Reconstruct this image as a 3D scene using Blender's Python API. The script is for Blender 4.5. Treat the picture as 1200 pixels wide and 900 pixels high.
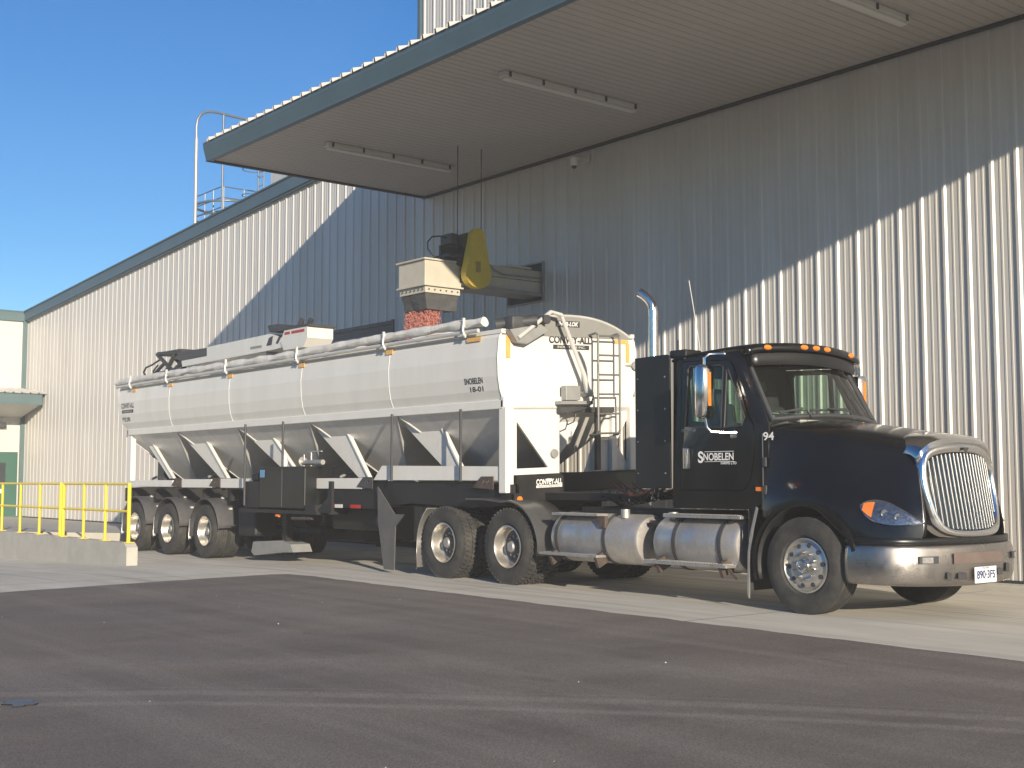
import bpy, bmesh, math, random
from mathutils import Vector, Matrix
from mathutils.bvhtree import BVHTree
R = math.radians
rnd = random.Random(7)
for o in list(bpy.data.objects): bpy.data.objects.remove(o)
scene = bpy.context.scene
COL = scene.collection

# ------------------------------------------------------------------ camera
cam_d = bpy.data.cameras.new('camera'); cam = bpy.data.objects.new('camera', cam_d); COL.objects.link(cam)
cam_d.sensor_width = 36; cam_d.lens = 36*1480/1200; cam_d.clip_end = 3000; cam_d.clip_start = .1
PITCH = math.atan(114/1480); YAW = math.pi - R(38.95)
fwd = Vector((math.cos(YAW)*math.cos(PITCH), math.sin(YAW)*math.cos(PITCH), math.sin(PITCH)))
cam.location = (0, 0, 1.45); cam.rotation_euler = fwd.to_track_quat('-Z', 'Y').to_euler()
scene.camera = cam
# ------------------------------------------------------------------ light
SUN = Vector((2.70, -1.0, .777)).normalized()          # towards the sun
world = bpy.data.worlds.new('World'); scene.world = world; world.use_nodes = True
wn = world.node_tree
bg = wn.nodes['Background']; sky = wn.nodes.new('ShaderNodeTexSky'); sky.sky_type = 'NISHITA'
sky.sun_disc = False; sky.sun_elevation = math.asin(SUN.z); sky.sun_rotation = math.atan2(SUN.x, SUN.y)
sky.altitude = 0; sky.air_density = 1.0; sky.dust_density = 0; sky.ozone_density = 3.5
hsv = wn.nodes.new('ShaderNodeHueSaturation'); hsv.inputs['Saturation'].default_value = 1.3; hsv.inputs['Hue'].default_value = .508
wn.links.new(sky.outputs[0], hsv.inputs['Color']); wn.links.new(hsv.outputs[0], bg.inputs[0]); bg.inputs[1].default_value = .10
sd = bpy.data.lights.new('sun', 'SUN'); sd.energy = 5.0; sd.angle = R(.55); sd.color = (1, .88, .70)
so = bpy.data.objects.new('sun', sd); COL.objects.link(so); so.rotation_euler = SUN.to_track_quat('Z', 'Y').to_euler()
scene.view_settings.view_transform = 'Standard'; scene.view_settings.look = 'None'
scene.view_settings.exposure = .50; scene.view_settings.gamma = 1

# ------------------------------------------------------------------ materials
def mat(name, c, rough=.5, metal=0, var=.12, scale=3, bump=0, bscale=40, coat=0, spec=.5, dirt=None, dirt_amt=0, dscale=2, trans=0, emit=None, stretch=None):
    m = bpy.data.materials.new(name); m.use_nodes = True; nt = m.node_tree; N = nt.nodes; L = nt.links
    p = N['Principled BSDF']; p.inputs['Roughness'].default_value = rough; p.inputs['Metallic'].default_value = metal
    p.inputs['Coat Weight'].default_value = coat; p.inputs['Coat Roughness'].default_value = .05
    p.inputs['Specular IOR Level'].default_value = spec; p.inputs['Transmission Weight'].default_value = trans
    tc = N.new('ShaderNodeTexCoord'); mp = N.new('ShaderNodeMapping'); L.new(tc.outputs['Object'], mp.inputs[0])
    if stretch: mp.inputs['Scale'].default_value = stretch
    n = N.new('ShaderNodeTexNoise'); n.inputs['Scale'].default_value = scale; n.inputs['Detail'].default_value = 8; n.inputs['Roughness'].default_value = .65
    L.new(mp.outputs[0], n.inputs['Vector'])
    cr = N.new('ShaderNodeValToRGB'); a = [max(0, x*(1-var)) for x in c]; b = [min(1, x*(1+var)) for x in c]
    cr.color_ramp.elements[0].color = (*a, 1); cr.color_ramp.elements[1].color = (*b, 1)
    cr.color_ramp.elements[0].position = .3; cr.color_ramp.elements[1].position = .7
    L.new(n.outputs[0], cr.inputs[0]); out = cr.outputs[0]
    if dirt:
        n2 = N.new('ShaderNodeTexNoise'); n2.inputs['Scale'].default_value = dscale; n2.inputs['Detail'].default_value = 10; n2.inputs['Roughness'].default_value = .7
        L.new(mp.outputs[0], n2.inputs['Vector'])
        r2 = N.new('ShaderNodeValToRGB'); r2.color_ramp.elements[0].position = .42; r2.color_ramp.elements[1].position = .75
        r2.color_ramp.elements[0].color = (0, 0, 0, 1); r2.color_ramp.elements[1].color = (dirt_amt,)*3+(1,)
        L.new(n2.outputs[0], r2.inputs[0])
        mx = N.new('ShaderNodeMix'); mx.data_type = 'RGBA'; L.new(r2.outputs[0], mx.inputs['Factor']); L.new(out, mx.inputs['A']); mx.inputs['B'].default_value = (*dirt, 1)
        out = mx.outputs['Result']
        rr = N.new('ShaderNodeMath'); rr.operation = 'MULTIPLY_ADD'; L.new(r2.outputs[0], rr.inputs[0]); rr.inputs[1].default_value = .5; rr.inputs[2].default_value = rough
        L.new(rr.outputs[0], p.inputs['Roughness'])
    L.new(out, p.inputs['Base Color'])
    if bump:
        n3 = N.new('ShaderNodeTexNoise'); n3.inputs['Scale'].default_value = bscale; n3.inputs['Detail'].default_value = 6; L.new(tc.outputs['Object'], n3.inputs['Vector'])
        bp = N.new('ShaderNodeBump'); bp.inputs['Strength'].default_value = bump; bp.inputs['Distance'].default_value = .02; L.new(n3.outputs[0], bp.inputs['Height']); L.new(bp.outputs[0], p.inputs['Normal'])
    if emit: p.inputs['Emission Color'].default_value = (*emit[0], 1); p.inputs['Emission Strength'].default_value = emit[1]
    return m
def glassmat(name, tint, fac=.1):
    m = bpy.data.materials.new(name); m.use_nodes = True; nt = m.node_tree; N = nt.nodes; L = nt.links
    N.remove(N['Principled BSDF']); o = N['Material Output']
    t = N.new('ShaderNodeBsdfTransparent'); n = N.new('ShaderNodeTexNoise'); n.inputs['Scale'].default_value = 2.5
    cr = N.new('ShaderNodeValToRGB'); cr.color_ramp.elements[0].color = (*[x*.93 for x in tint], 1); cr.color_ramp.elements[1].color = (*tint, 1)
    L.new(n.outputs[0], cr.inputs[0]); L.new(cr.outputs[0], t.inputs[0])
    g = N.new('ShaderNodeBsdfGlossy'); g.inputs['Roughness'].default_value = .03
    d = N.new('ShaderNodeBsdfDiffuse'); d.inputs[0].default_value = (.5, .48, .42, 1)
    lw = N.new('ShaderNodeLayerWeight'); lw.inputs[0].default_value = .5
    pw = N.new('ShaderNodeMath'); pw.operation = 'POWER'; L.new(lw.outputs['Facing'], pw.inputs[0]); pw.inputs[1].default_value = 4
    fr = N.new('ShaderNodeMath'); fr.operation = 'MULTIPLY_ADD'; L.new(pw.outputs[0], fr.inputs[0]); fr.inputs[1].default_value = .6; fr.inputs[2].default_value = .04
    mx = N.new('ShaderNodeMixShader'); L.new(fr.outputs[0], mx.inputs[0]); L.new(t.outputs[0], mx.inputs[1]); L.new(g.outputs[0], mx.inputs[2])
    m2 = N.new('ShaderNodeMixShader'); m2.inputs[0].default_value = fac; L.new(mx.outputs[0], m2.inputs[1]); L.new(d.outputs[0], m2.inputs[2])
    L.new(m2.outputs[0], o.inputs[0]); return m
M = {}
M['wall'] = mat('painted_steel_panel', (.60, .575, .535), .38, .15, .05, .6, dirt=(.42, .40, .36), dirt_amt=.35, dscale=.7, stretch=(1.5, 1.5, .25))
M['cream'] = mat('cream_steel_panel', (.66, .645, .60), .4, .1, .04, .6)
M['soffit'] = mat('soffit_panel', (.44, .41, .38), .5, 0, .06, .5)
M['trim'] = mat('blue_green_trim', (.075, .125, .158), .45, .1, .12, 1)
M['trimg'] = mat('green_trim', (.11, .17, .175), .45, .1, .1, 1)
M['door'] = mat('green_door_paint', (.045, .13, .095), .45, 0, .1, 1)
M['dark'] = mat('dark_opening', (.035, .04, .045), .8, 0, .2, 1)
M['black'] = mat('black_truck_paint', (.0045, .0045, .005), .16, 0, .2, 1, coat=.12, spec=.4, dirt=(.03, .028, .026), dirt_amt=.25, dscale=1.4)
M['panelblack'] = mat('black_side_panel', (.006, .007, .008), .3, 0, .2, 1, dirt=(.025, .023, .02), dirt_amt=.4, dscale=1.2)
M['chassis'] = mat('black_chassis_paint', (.009, .009, .01), .55, 0, .3, 3, dirt=(.04, .035, .03), dirt_amt=.4, dscale=2)
M['rubber'] = mat('tyre_rubber', (.032, .031, .03), .82, 0, .25, 8, bump=.2, dirt=(.13, .12, .10), dirt_amt=.6, dscale=3)
M['plastic'] = mat('black_fender_plastic', (.055, .055, .058), .42, 0, .2, 3, dirt=(.14, .13, .12), dirt_amt=.5, dscale=2)
M['chrome'] = mat('chrome', (.72, .71, .69), .10, 1, .04, 2, dirt=(.45, .42, .38), dirt_amt=.35, dscale=4)
M['bar'] = mat('grille_chrome', (.42, .42, .41), .16, 1, .06, 3)
M['bumper'] = mat('weathered_chrome', (.46, .43, .40), .24, 1, .1, 2, dirt=(.26, .23, .2), dirt_amt=.7, dscale=3)
M['alu'] = mat('dull_aluminium', (.60, .58, .55), .44, .85, .12, 4, dirt=(.25, .22, .19), dirt_amt=.8, dscale=3)
M['rim'] = mat('aluminium_rim', (.66, .63, .57), .3, .85, .1, 5, dirt=(.3, .26, .22), dirt_amt=.6, dscale=6)
M['darkrim'] = mat('dirty_hub_disc', (.09, .09, .095), .5, .4, .2, 6, dirt=(.2, .18, .15), dirt_amt=.5, dscale=8)
M['tub'] = mat('cream_white_enamel', (.72, .705, .655), .35, 0, .035, 1.2, dirt=(.5, .45, .37), dirt_amt=.22, dscale=1.5, stretch=(1.6, 1.6, .35))
M['hopper'] = mat('grey_white_enamel', (.68, .66, .62), .28, .0, .06, 1.5, dirt=(.36, .33, .28), dirt_amt=.4, dscale=2)
M['tarp'] = mat('grey_vinyl_tarp', (.24, .235, .22), .7, 0, .06, 3, bump=.3, bscale=12)
M['roll'] = mat('white_vinyl_roll', (.70, .68, .63), .55, 0, .06, 6, bump=.5, bscale=14, dirt=(.48, .45, .4), dirt_amt=.4, dscale=4)
M['steel'] = mat('grey_painted_steel', (.30, .30, .29), .45, .2, .12, 4)
M['ladder'] = mat('grey_ladder', (.16, .16, .155), .5, .2, .12, 4)
M['lightsteel'] = mat('light_grey_steel', (.6, .59, .56), .4, .2, .08, 4)
M['darksteel'] = mat('dark_grey_steel', (.07, .07, .072), .5, .3, .25, 4)
M['yellow'] = mat('yellow_guard_paint', (.76, .56, .06), .4, 0, .07, 2, dirt=(.35, .25, .06), dirt_amt=.4, dscale=3)
M['railyellow'] = mat('safety_yellow', (.82, .62, .04), .4, 0, .06, 4)
M['beige'] = mat('beige_machine_paint', (.54, .50, .41), .45, 0, .07, 2, dirt=(.36, .32, .25), dirt_amt=.5, dscale=3)
M['sock'] = mat('black_rubber_sock', (.07, .07, .07), .6, 0, .3, 6)
M['grain'] = mat('pink_treated_seed', (.62, .26, .21), .7, 0, .15, 30)
M['orange'] = mat('amber_lens', (.85, .22, .02), .2, 0, .05, 8, coat=.5)
M['tape'] = mat('orange_tape', (.72, .40, .12), .5, 0, .1, 8)
M['red'] = mat('red_reflector', (.45, .03, .02), .3, 0, .1, 8)
M['white'] = mat('white_paint', (.8, .79, .76), .45, 0, .03, 8)
M['ink'] = mat('dark_lettering', (.045, .045, .05), .5, 0, .1, 8)
M['rust'] = mat('rusty_bracket', (.085, .062, .05), .75, .1, .35, 12)
M['concrete'] = mat('wall_concrete', (.46, .44, .385), .85, 0, .1, 2.5, bump=.15, bscale=30, dirt=(.34, .32, .27), dirt_amt=.6, dscale=1.6)
M['glass'] = glassmat('cab_glass', (.70, .80, .74), .012)
M['lens'] = glassmat('headlamp_lens', (.93, .93, .92), .03)
M['dash'] = mat('grey_dashboard', (.42, .42, .36), .7, 0, .1, 4)
M['seat'] = mat('dark_seat_cloth', (.035, .035, .04), .9, 0, .2, 10)
M['fixture'] = mat('grey_light_housing', (.55, .54, .51), .5, 0, .06, 3)

# ------------------------------------------------------------------ mesh helpers
SPLIT = {'corner_post', 'step_bracket', 'tarp_bow', 'corner_bead', 'seam_rib', 'ladder_rung', 'landing_leg', 'tape_mark', 'red_reflector', 'far_side_box', 'cross_brace', 'sill',
 'mudguard_bracket', 'stanchion', 'guard_rail', 'rung', 'stile', 'hanger_rod', 'bolt', 'clip', 'lug_nut', 'hand_hole', 'rivet', 'air_hose', 'under_light_block', 'air_tank', 'access_hole', 'lower_rail', 'top_rail', 'cage', 'wiper', 'hydraulic_hose', 'cradle', 'door_frame', 'gusset', 'frame_rail', 'end_panel'}
class MB:
    def __init__(s): s.bm = bmesh.new()
    def box(s, c, d, rot=None, bev=0, mtx=None):
        r = bmesh.ops.create_cube(s.bm, size=1); vs = r['verts']
        for v in vs: v.co = Vector((v.co.x*d[0], v.co.y*d[1], v.co.z*d[2]))
        if bev > 0:
            es = list({e for v in vs for e in v.link_edges})
            q = bmesh.ops.bevel(s.bm, geom=es, offset=min(bev, min(d)*.4), segments=2, profile=.5, affect='EDGES'); vs = list({v for f in q['faces'] for v in f.verts} | {v for v in vs if v.is_valid})
            vs = list({w for v in vs for f in v.link_faces for w in f.verts})
        mt = Matrix.Translation(c)
        if rot: mt = mt @ Matrix.Rotation(rot[2], 4, 'Z') @ Matrix.Rotation(rot[1], 4, 'Y') @ Matrix.Rotation(rot[0], 4, 'X')
        for v in vs: v.co = mt @ v.co
        return s
    def bb(s, x0, x1, y0, y1, z0, z1, bev=0): return s.box(((x0+x1)/2, (y0+y1)/2, (z0+z1)/2), (abs(x1-x0), abs(y1-y0), abs(z1-z0)), bev=bev)
    def cyl(s, p0, p1, r0, r1=None, seg=16, caps=True):
        p0, p1 = Vector(p0), Vector(p1); r1 = r0 if r1 is None else r1
        q = (p1-p0).to_track_quat('Z', 'Y'); a, b = [], []
        for i in range(seg):
            t = 2*math.pi*i/seg; d = q @ Vector((math.cos(t), math.sin(t), 0))
            a.append(s.bm.verts.new(p0+d*r0)); b.append(s.bm.verts.new(p1+d*r1))
        for i in range(seg): j = (i+1) % seg; s.bm.faces.new((a[i], a[j], b[j], b[i]))
        if caps: s.bm.faces.new(a[::-1]); s.bm.faces.new(b)
        return s
    def tube(s, pts, r, seg=8, closed=False):
        pts = [Vector(p) for p in pts]; n = len(pts); rings = []; up = None
        for i, p in enumerate(pts):
            if closed: t = pts[(i+1) % n]-pts[i-1]
            else: t = pts[min(i+1, n-1)]-pts[max(i-1, 0)]
            t.normalize()
            if up is None: up = t.orthogonal().normalized()
            up = (up-t*up.dot(t)).normalized(); w = t.cross(up)
            rr = r[i] if isinstance(r, (list, tuple)) else r
            rings.append([s.bm.verts.new(p+(up*math.cos(2*math.pi*k/seg)+w*math.sin(2*math.pi*k/seg))*rr) for k in range(seg)])
        for i in range(n if closed else n-1):
            A, B = rings[i], rings[(i+1) % n]
            for k in range(seg): s.bm.faces.new((A[k], A[(k+1) % seg], B[(k+1) % seg], B[k]))
        if not closed: s.bm.faces.new(rings[0][::-1]); s.bm.faces.new(rings[-1])
        return s
    def grid(s, rows, closed=False):
        vs = [[s.bm.verts.new(p) for p in r] for r in rows]
        for i in range(len(vs)-1):
            n = len(vs[i])
            for k in range(n if closed else n-1):
                q = (vs[i][k], vs[i][(k+1) % n], vs[i+1][(k+1) % n], vs[i+1][k])
                try: s.bm.faces.new(q)
                except ValueError: pass
        return vs
    def loft(s, secs):
        vs = s.grid(secs, closed=True); s.bm.faces.new(vs[0][::-1]); s.bm.faces.new(vs[-1]); return s
    def lathe(s, prof, c, axis='y', seg=48, sgn=1):
        # prof: (axial, radius)
        rings = []
        for a, r in prof:
            ring = []
            for i in range(seg):
                t = 2*math.pi*i/seg; u, w = math.cos(t)*r, math.sin(t)*r
                p = {'y': (u, a*sgn, w), 'x': (a*sgn, u, w), 'z': (u, w, a*sgn)}[axis]
                ring.append(s.bm.verts.new(Vector(c)+Vector(p)))
            rings.append(ring)
        for A, B in zip(rings, rings[1:]):
            for k in range(seg): s.bm.faces.new((A[k], A[(k+1) % seg], B[(k+1) % seg], B[k]))
        if prof[0][1] <= .03: s.bm.faces.new(rings[0])
        if prof[-1][1] <= .03: s.bm.faces.new(rings[-1][::-1])
        return s
    def prism(s, poly, y0, y1, axis='y'):
        def P(a, b, h): return {'y': (a, h, b), 'x': (h, a, b), 'z': (a, b, h)}[axis]
        A = [s.bm.verts.new(P(a, b, y0)) for a, b in poly]; B = [s.bm.verts.new(P(a, b, y1)) for a, b in poly]
        n = len(poly)
        for i in range(n): j = (i+1) % n; s.bm.faces.new((A[i], A[j], B[j], B[i]))
        s.bm.faces.new(A[::-1]); s.bm.faces.new(B); return s
    def plate(s, outer, holes, h0, h1, axis='y', bev=0):
        cu = bpy.data.curves.new('tmp', 'CURVE'); cu.dimensions = '2D'; cu.fill_mode = 'BOTH'; cu.extrude = (h1-h0)/2-bev; cu.bevel_depth = bev; cu.bevel_resolution = 1
        if bev: cu.offset = -bev
        for pl in [outer]+holes:
            sp = cu.splines.new('POLY'); sp.points.add(len(pl)-1); sp.use_cyclic_u = True
            for q, (a, b) in zip(sp.points, pl): q.co = (a, b, 0, 1)
        ob = bpy.data.objects.new('tmp', cu); COL.objects.link(ob)
        me = bpy.data.meshes.new_from_object(ob.evaluated_get(bpy.context.evaluated_depsgraph_get()))
        n0 = len(s.bm.verts); s.bm.from_mesh(me); s.bm.verts.ensure_lookup_table(); h = (h0+h1)/2
        for v in s.bm.verts[n0:]:
            a, b, c = v.co; v.co = {'y': (a, h+c, b), 'x': (h+c, a, b), 'z': (a, b, h+c)}[axis]
        bpy.data.objects.remove(ob); bpy.data.curves.remove(cu); bpy.data.meshes.remove(me); return s
    def text(s, body, origin, width, xdir, updir, depth=.004, height=None, bold=0, shear=0, center=False):
        cu = bpy.data.curves.new('tmp', 'FONT'); cu.body = body; cu.size = 1; cu.extrude = 0; cu.offset = bold; cu.shear = shear
        ob = bpy.data.objects.new('tmp', cu); COL.objects.link(ob)
        me = bpy.data.meshes.new_from_object(ob.evaluated_get(bpy.context.evaluated_depsgraph_get()))
        xs = [v.co.x for v in me.vertices]; ys = [v.co.y for v in me.vertices]
        x0, w, y0, hh = min(xs)+bold, max(xs)-min(xs)-2*bold, min(ys)+bold, max(ys)-min(ys)-2*bold
        X, Uu = Vector(xdir).normalized(), Vector(updir).normalized(); Nn = X.cross(Uu)
        sx = width/w; sy = height/hh if height else sx
        n0 = len(s.bm.verts); s.bm.from_mesh(me); s.bm.verts.ensure_lookup_table()
        for v in s.bm.verts[n0:]: v.co = Vector(origin)+X*((v.co.x-x0)*sx-(width/2 if center else 0))+Uu*((v.co.y-y0)*sy)+Nn*depth
        bpy.data.objects.remove(ob); bpy.data.curves.remove(cu); bpy.data.meshes.remove(me); return s
    def shear(s, k, y0):
        for v in s.bm.verts: v.co.z += k*(v.co.y-y0)
        return s
    def qbox(s, mt, d):
        v = [s.bm.verts.new(mt @ Vector((x*d[0]/2, y*d[1]/2, z*d[2]/2))) for x in (-1, 1) for y in (-1, 1) for z in (-1, 1)]
        for f in ((0, 1, 3, 2), (4, 6, 7, 5), (0, 4, 5, 1), (2, 3, 7, 6), (0, 2, 6, 4), (1, 5, 7, 3)): s.bm.faces.new([v[i] for i in f])
        return s
    def build(s, name, m, parent=None, smooth=False, sub=0, solid=0, recalc=True, angle=35):
        bm = s.bm
        if name in SPLIT and parent is not None:
            bm.verts.index_update(); seen = set(); comps = []
            for v in bm.verts:
                if v in seen: continue
                st, comp = [v], []; seen.add(v)
                while st:
                    a = st.pop(); comp.append(a)
                    for e in a.link_edges:
                        b = e.other_vert(a)
                        if b not in seen: seen.add(b); st.append(b)
                comps.append(comp)
            if len(comps) > 1:
                o = None
                for comp in comps:
                    q = MB(); mp_ = {v: q.bm.verts.new(v.co) for v in comp}; fs = {f for v in comp for f in v.link_faces}
                    for f in fs: q.bm.faces.new([mp_[v] for v in f.verts])
                    o = q._build(name, m, parent, smooth, sub, solid, recalc, angle)
                bm.free(); return o
        return s._build(name, m, parent, smooth, sub, solid, recalc, angle)
    def _build(s, name, m, parent=None, smooth=False, sub=0, solid=0, recalc=True, angle=35):
        bm = s.bm
        if recalc: bmesh.ops.recalc_face_normals(bm, faces=bm.faces)
        me = bpy.data.meshes.new(name)
        cs = [v.co for v in bm.verts]
        if parent is None: c = Vector((sum(v.x for v in cs)/len(cs), sum(v.y for v in cs)/len(cs), min(v.z for v in cs)))
        else: c = Vector(((min(v.x for v in cs)+max(v.x for v in cs))/2, (min(v.y for v in cs)+max(v.y for v in cs))/2, (min(v.z for v in cs)+max(v.z for v in cs))/2))
        for v in bm.verts: v.co -= c
        for f in bm.faces: f.smooth = bool(smooth)
        if smooth and not sub:
            for e in bm.edges:
                if len(e.link_faces) == 2 and e.calc_face_angle(0) > R(angle): e.smooth = False
        bm.to_mesh(me); bm.free(); me.materials.append(m)
        o = bpy.data.objects.new(name, me); COL.objects.link(o)
        o['_w'] = list(c)
        if parent is not None:
            o.parent = parent; pw = Vector(parent['_w']); o.location = c-pw
        else: o.location = c
        if sub: md = o.modifiers.new('sub', 'SUBSURF'); md.levels = sub; md.render_levels = sub
        if solid: md = o.modifiers.new('solid', 'SOLIDIFY'); md.thickness = solid; md.offset = -1
        return o
def empty(name, loc, label=None, cat=None, group=None, kind=None, parent=None):
    o = bpy.data.objects.new(name, None); COL.objects.link(o); o.location = loc; o['_w'] = list(loc); o.empty_display_size = .3
    if parent is not None: o.parent = parent; o.location = Vector(loc)-Vector(parent['_w'])
    return tag(o, label, cat, group, kind)
def tag(o, label=None, cat=None, group=None, kind=None):
    if label: o['label'] = label
    if cat: o['category'] = cat
    if group: o['group'] = group
    if kind: o['kind'] = kind
    return o
def interp(x, xs, ys):
    if x <= xs[0]: return ys[0]
    for i in range(len(xs)-1):
        if x <= xs[i+1]: t = (x-xs[i])/(xs[i+1]-xs[i]); return ys[i]+(ys[i+1]-ys[i])*t
    return ys[-1]

# ================================================================== GROUND
WY = 15.9            # plane of the long building wall
def gzf(x, y):
    t = min(1, max(0, (-18.5-x)/6)); t = t*t*(3-2*t)
    near = min(1, max(0, (10.2-y)/1.5)); near2 = min(1, max(0, (-22-x)/8))
    zz = -.10*t - .22*near*near2*t
    if y > 12: zz = zz*(1-min(1, (y-12)/3.5))
    return zz
mb = MB(); xs = [-60+i*.75 for i in range(110)]; ys = [-30+i*.75 for i in range(53)]+[10.2, 10.6, 11.2, 12, 13, 14, 15, 15.9, 17]
mb.grid([[(x, y, gzf(x, y)) for x in xs] for y in ys])
m = mat('apron_concrete', (.60, .56, .475), .8, 0, .10, .8, bump=.12, bscale=25, dirt=(.30, .28, .24), dirt_amt=.5, dscale=.55, stretch=(.5, 1.6, 1))
nt = m.node_tree; N = nt.nodes; L = nt.links; p = N['Principled BSDF']
src = p.inputs['Base Color'].links[0].from_socket
g = N.new('ShaderNodeNewGeometry'); sx = N.new('ShaderNodeSeparateXYZ'); L.new(g.outputs['Position'], sx.inputs[0])
def line_mask(sock, pos, w):
    a = N.new('ShaderNodeMath'); a.operation = 'SUBTRACT'; L.new(sock, a.inputs[0]); a.inputs[1].default_value = pos
    b = N.new('ShaderNodeMath'); b.operation = 'ABSOLUTE'; L.new(a.outputs[0], b.inputs[0])
    c = N.new('ShaderNodeMath'); c.operation = 'LESS_THAN'; L.new(b.outputs[0], c.inputs[0]); c.inputs[1].default_value = w; return c.outputs[0]
acc = None
for pos in [-4.6, -9.2, -13.8, -18.4, -23.0, -27.6]:
    k = line_mask(sx.outputs[0], pos, .012)
    if acc is None: acc = k
    else:
        a = N.new('ShaderNodeMath'); a.operation = 'MAXIMUM'; L.new(acc, a.inputs[0]); L.new(k, a.inputs[1]); acc = a.outputs[0]
for pos in [12.7]:
    k = line_mask(sx.outputs[1], pos, .012); a = N.new('ShaderNodeMath'); a.operation = 'MAXIMUM'; L.new(acc, a.inputs[0]); L.new(k, a.inputs[1]); acc = a.outputs[0]
# tyre scuffs running along the lane
mp = N.new('ShaderNodeMapping'); mp.inputs['Scale'].default_value = (.10, 3.2, 1); mp.inputs['Rotation'].default_value = (0, 0, R(-3)); L.new(g.outputs['Position'], mp.inputs[0])
ns = N.new('ShaderNodeTexNoise'); ns.inputs['Scale'].default_value = 1.3; ns.inputs['Detail'].default_value = 6; L.new(mp.outputs[0], ns.inputs[0])
rs = N.new('ShaderNodeValToRGB'); rs.color_ramp.elements[0].position = .5; rs.color_ramp.elements[1].position = .72; rs.color_ramp.elements[0].color = (0,0,0,1); rs.color_ramp.elements[1].color = (.55,.55,.55,1); L.new(ns.outputs[0], rs.inputs[0])
mx = N.new('ShaderNodeMix'); mx.data_type = 'RGBA'; L.new(rs.outputs[0], mx.inputs['Factor']); L.new(src, mx.inputs['A']); mx.inputs['B'].default_value = (.30, .28, .245, 1)
mx2 = N.new('ShaderNodeMix'); mx2.data_type = 'RGBA'; L.new(acc, mx2.inputs['Factor']); L.new(mx.outputs['Result'], mx2.inputs['A']); mx2.inputs['B'].default_value = (.13, .12, .10, 1)
L.new(mx2.outputs['Result'], p.inputs['Base Color'])
tag(mb.build('concrete_apron', m), kind='structure')

# far ground
mb = MB(); mb.grid([[(x, y, -.42-(0 if abs(x) < 200 and abs(y) < 200 else 0)) for x in (-1500, -300, -61, 200, 1500)] for y in (-1500, -300, 20, 300, 1500)])
tag(mb.build('field_ground', mat('dry_field_grass', (.16, .15, .08), .9, 0, .25, .02)), kind='structure')

# unseen ridge added behind the viewer to block the bright low sky
for y0_, seed_ in ((-190, 3), ):
    mb = MB(); rows = []
    n_ = 160
    for lay, (d_, h_) in enumerate(((0, -.5), (4, 9), (14, 15), (40, 13), (80, 0))):
        row = []
        for i in range(n_+1):
            a_ = R(-175+265*i/n_); rr_ = 170+d_; j_ = (2.2*math.sin(i*.9)+1.6*math.sin(i*2.3+1)+rnd.uniform(-1.2, 1.2)) if 0 < h_ else 0
            row.append((rr_*math.cos(a_), rr_*math.sin(a_)*.9, h_+j_))
        rows.append(row)
    mb.grid(rows); tag(mb.build('sky_block_ridge', mat('sky_block_green', (.05, .065, .03), .9, 0, .5, .15, bump=1, bscale=.8), smooth=True), kind='structure')

# asphalt
m = mat('asphalt', (.150, .124, .106), .78, 0, .16, 1.2, bump=.35, bscale=160, dirt=(.19, .16, .134), dirt_amt=.9, dscale=.9, stretch=(1, .35, 1))
nt = m.node_tree; N = nt.nodes; L = nt.links; p = N['Principled BSDF']; src = p.inputs['Base Color'].links[0].from_socket
g = N.new('ShaderNodeNewGeometry')
mp = N.new('ShaderNodeMapping'); mp.inputs['Rotation'].default_value = (0, 0, R(-44)); mp.inputs['Scale'].default_value = (.12, 1.7, 1); L.new(g.outputs['Position'], mp.inputs[0])
ns = N.new('ShaderNodeTexNoise'); ns.inputs['Scale'].default_value = 1.0; ns.inputs['Detail'].default_value = 7; ns.inputs['Roughness'].default_value = .6; L.new(mp.outputs[0], ns.inputs[0])
rs = N.new('ShaderNodeValToRGB'); rs.color_ramp.elements[0].position = .46; rs.color_ramp.elements[1].position = .68; rs.color_ramp.elements[0].color = (0,0,0,1); rs.color_ramp.elements[1].color = (.8,.8,.8,1); L.new(ns.outputs[0], rs.inputs[0])
mx = N.new('ShaderNodeMix'); mx.data_type = 'RGBA'; L.new(rs.outputs[0], mx.inputs['Factor']); L.new(src, mx.inputs['A']); mx.inputs['B'].default_value = (.22, .192, .165, 1)
# paving seam and lighter wheel lanes that follow it
def mth(op, a, b=None, c=None):
    n_ = N.new('ShaderNodeMath'); n_.operation = op
    for k_, v_ in enumerate((a, b, c)):
        if v_ is None: continue
        if isinstance(v_, (int, float)): n_.inputs[k_].default_value = v_
        else: L.new(v_, n_.inputs[k_])
    return n_.outputs[0]
sp_ = N.new('ShaderNodeSeparateXYZ'); L.new(g.outputs['Position'], sp_.inputs[0])
rx, ry = mth('ADD', sp_.outputs[0], 9.2), mth('ADD', sp_.outputs[1], -2.85)
uu = mth('MULTIPLY_ADD', rx, .70, mth('MULTIPLY', ry, .714)); vv = mth('MULTIPLY_ADD', rx, -.714, mth('MULTIPLY', ry, .70))
wob = N.new('ShaderNodeTexNoise'); wob.inputs['Scale'].default_value = .6; wob.inputs['Detail'].default_value = 4; L.new(g.outputs['Position'], wob.inputs[0])
off = mth('SUBTRACT', vv, mth('MULTIPLY', uu, mth('MULTIPLY_ADD', uu, -.0295, .155)))
off = mth('MULTIPLY_ADD', mth('SUBTRACT', wob.outputs[0], .5), .22, off)
def band(c0, w_, soft):
    d_ = mth('ABSOLUTE', mth('SUBTRACT', off, c0)); return mth('SMOOTH_MIN', 1, mth('MAXIMUM', 0, mth('DIVIDE', mth('SUBTRACT', w_+soft, d_), soft)), .01)
brk = N.new('ShaderNodeTexNoise'); brk.inputs['Scale'].default_value = 7; brk.inputs['Detail'].default_value = 5; L.new(g.outputs['Position'], brk.inputs[0])
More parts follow.
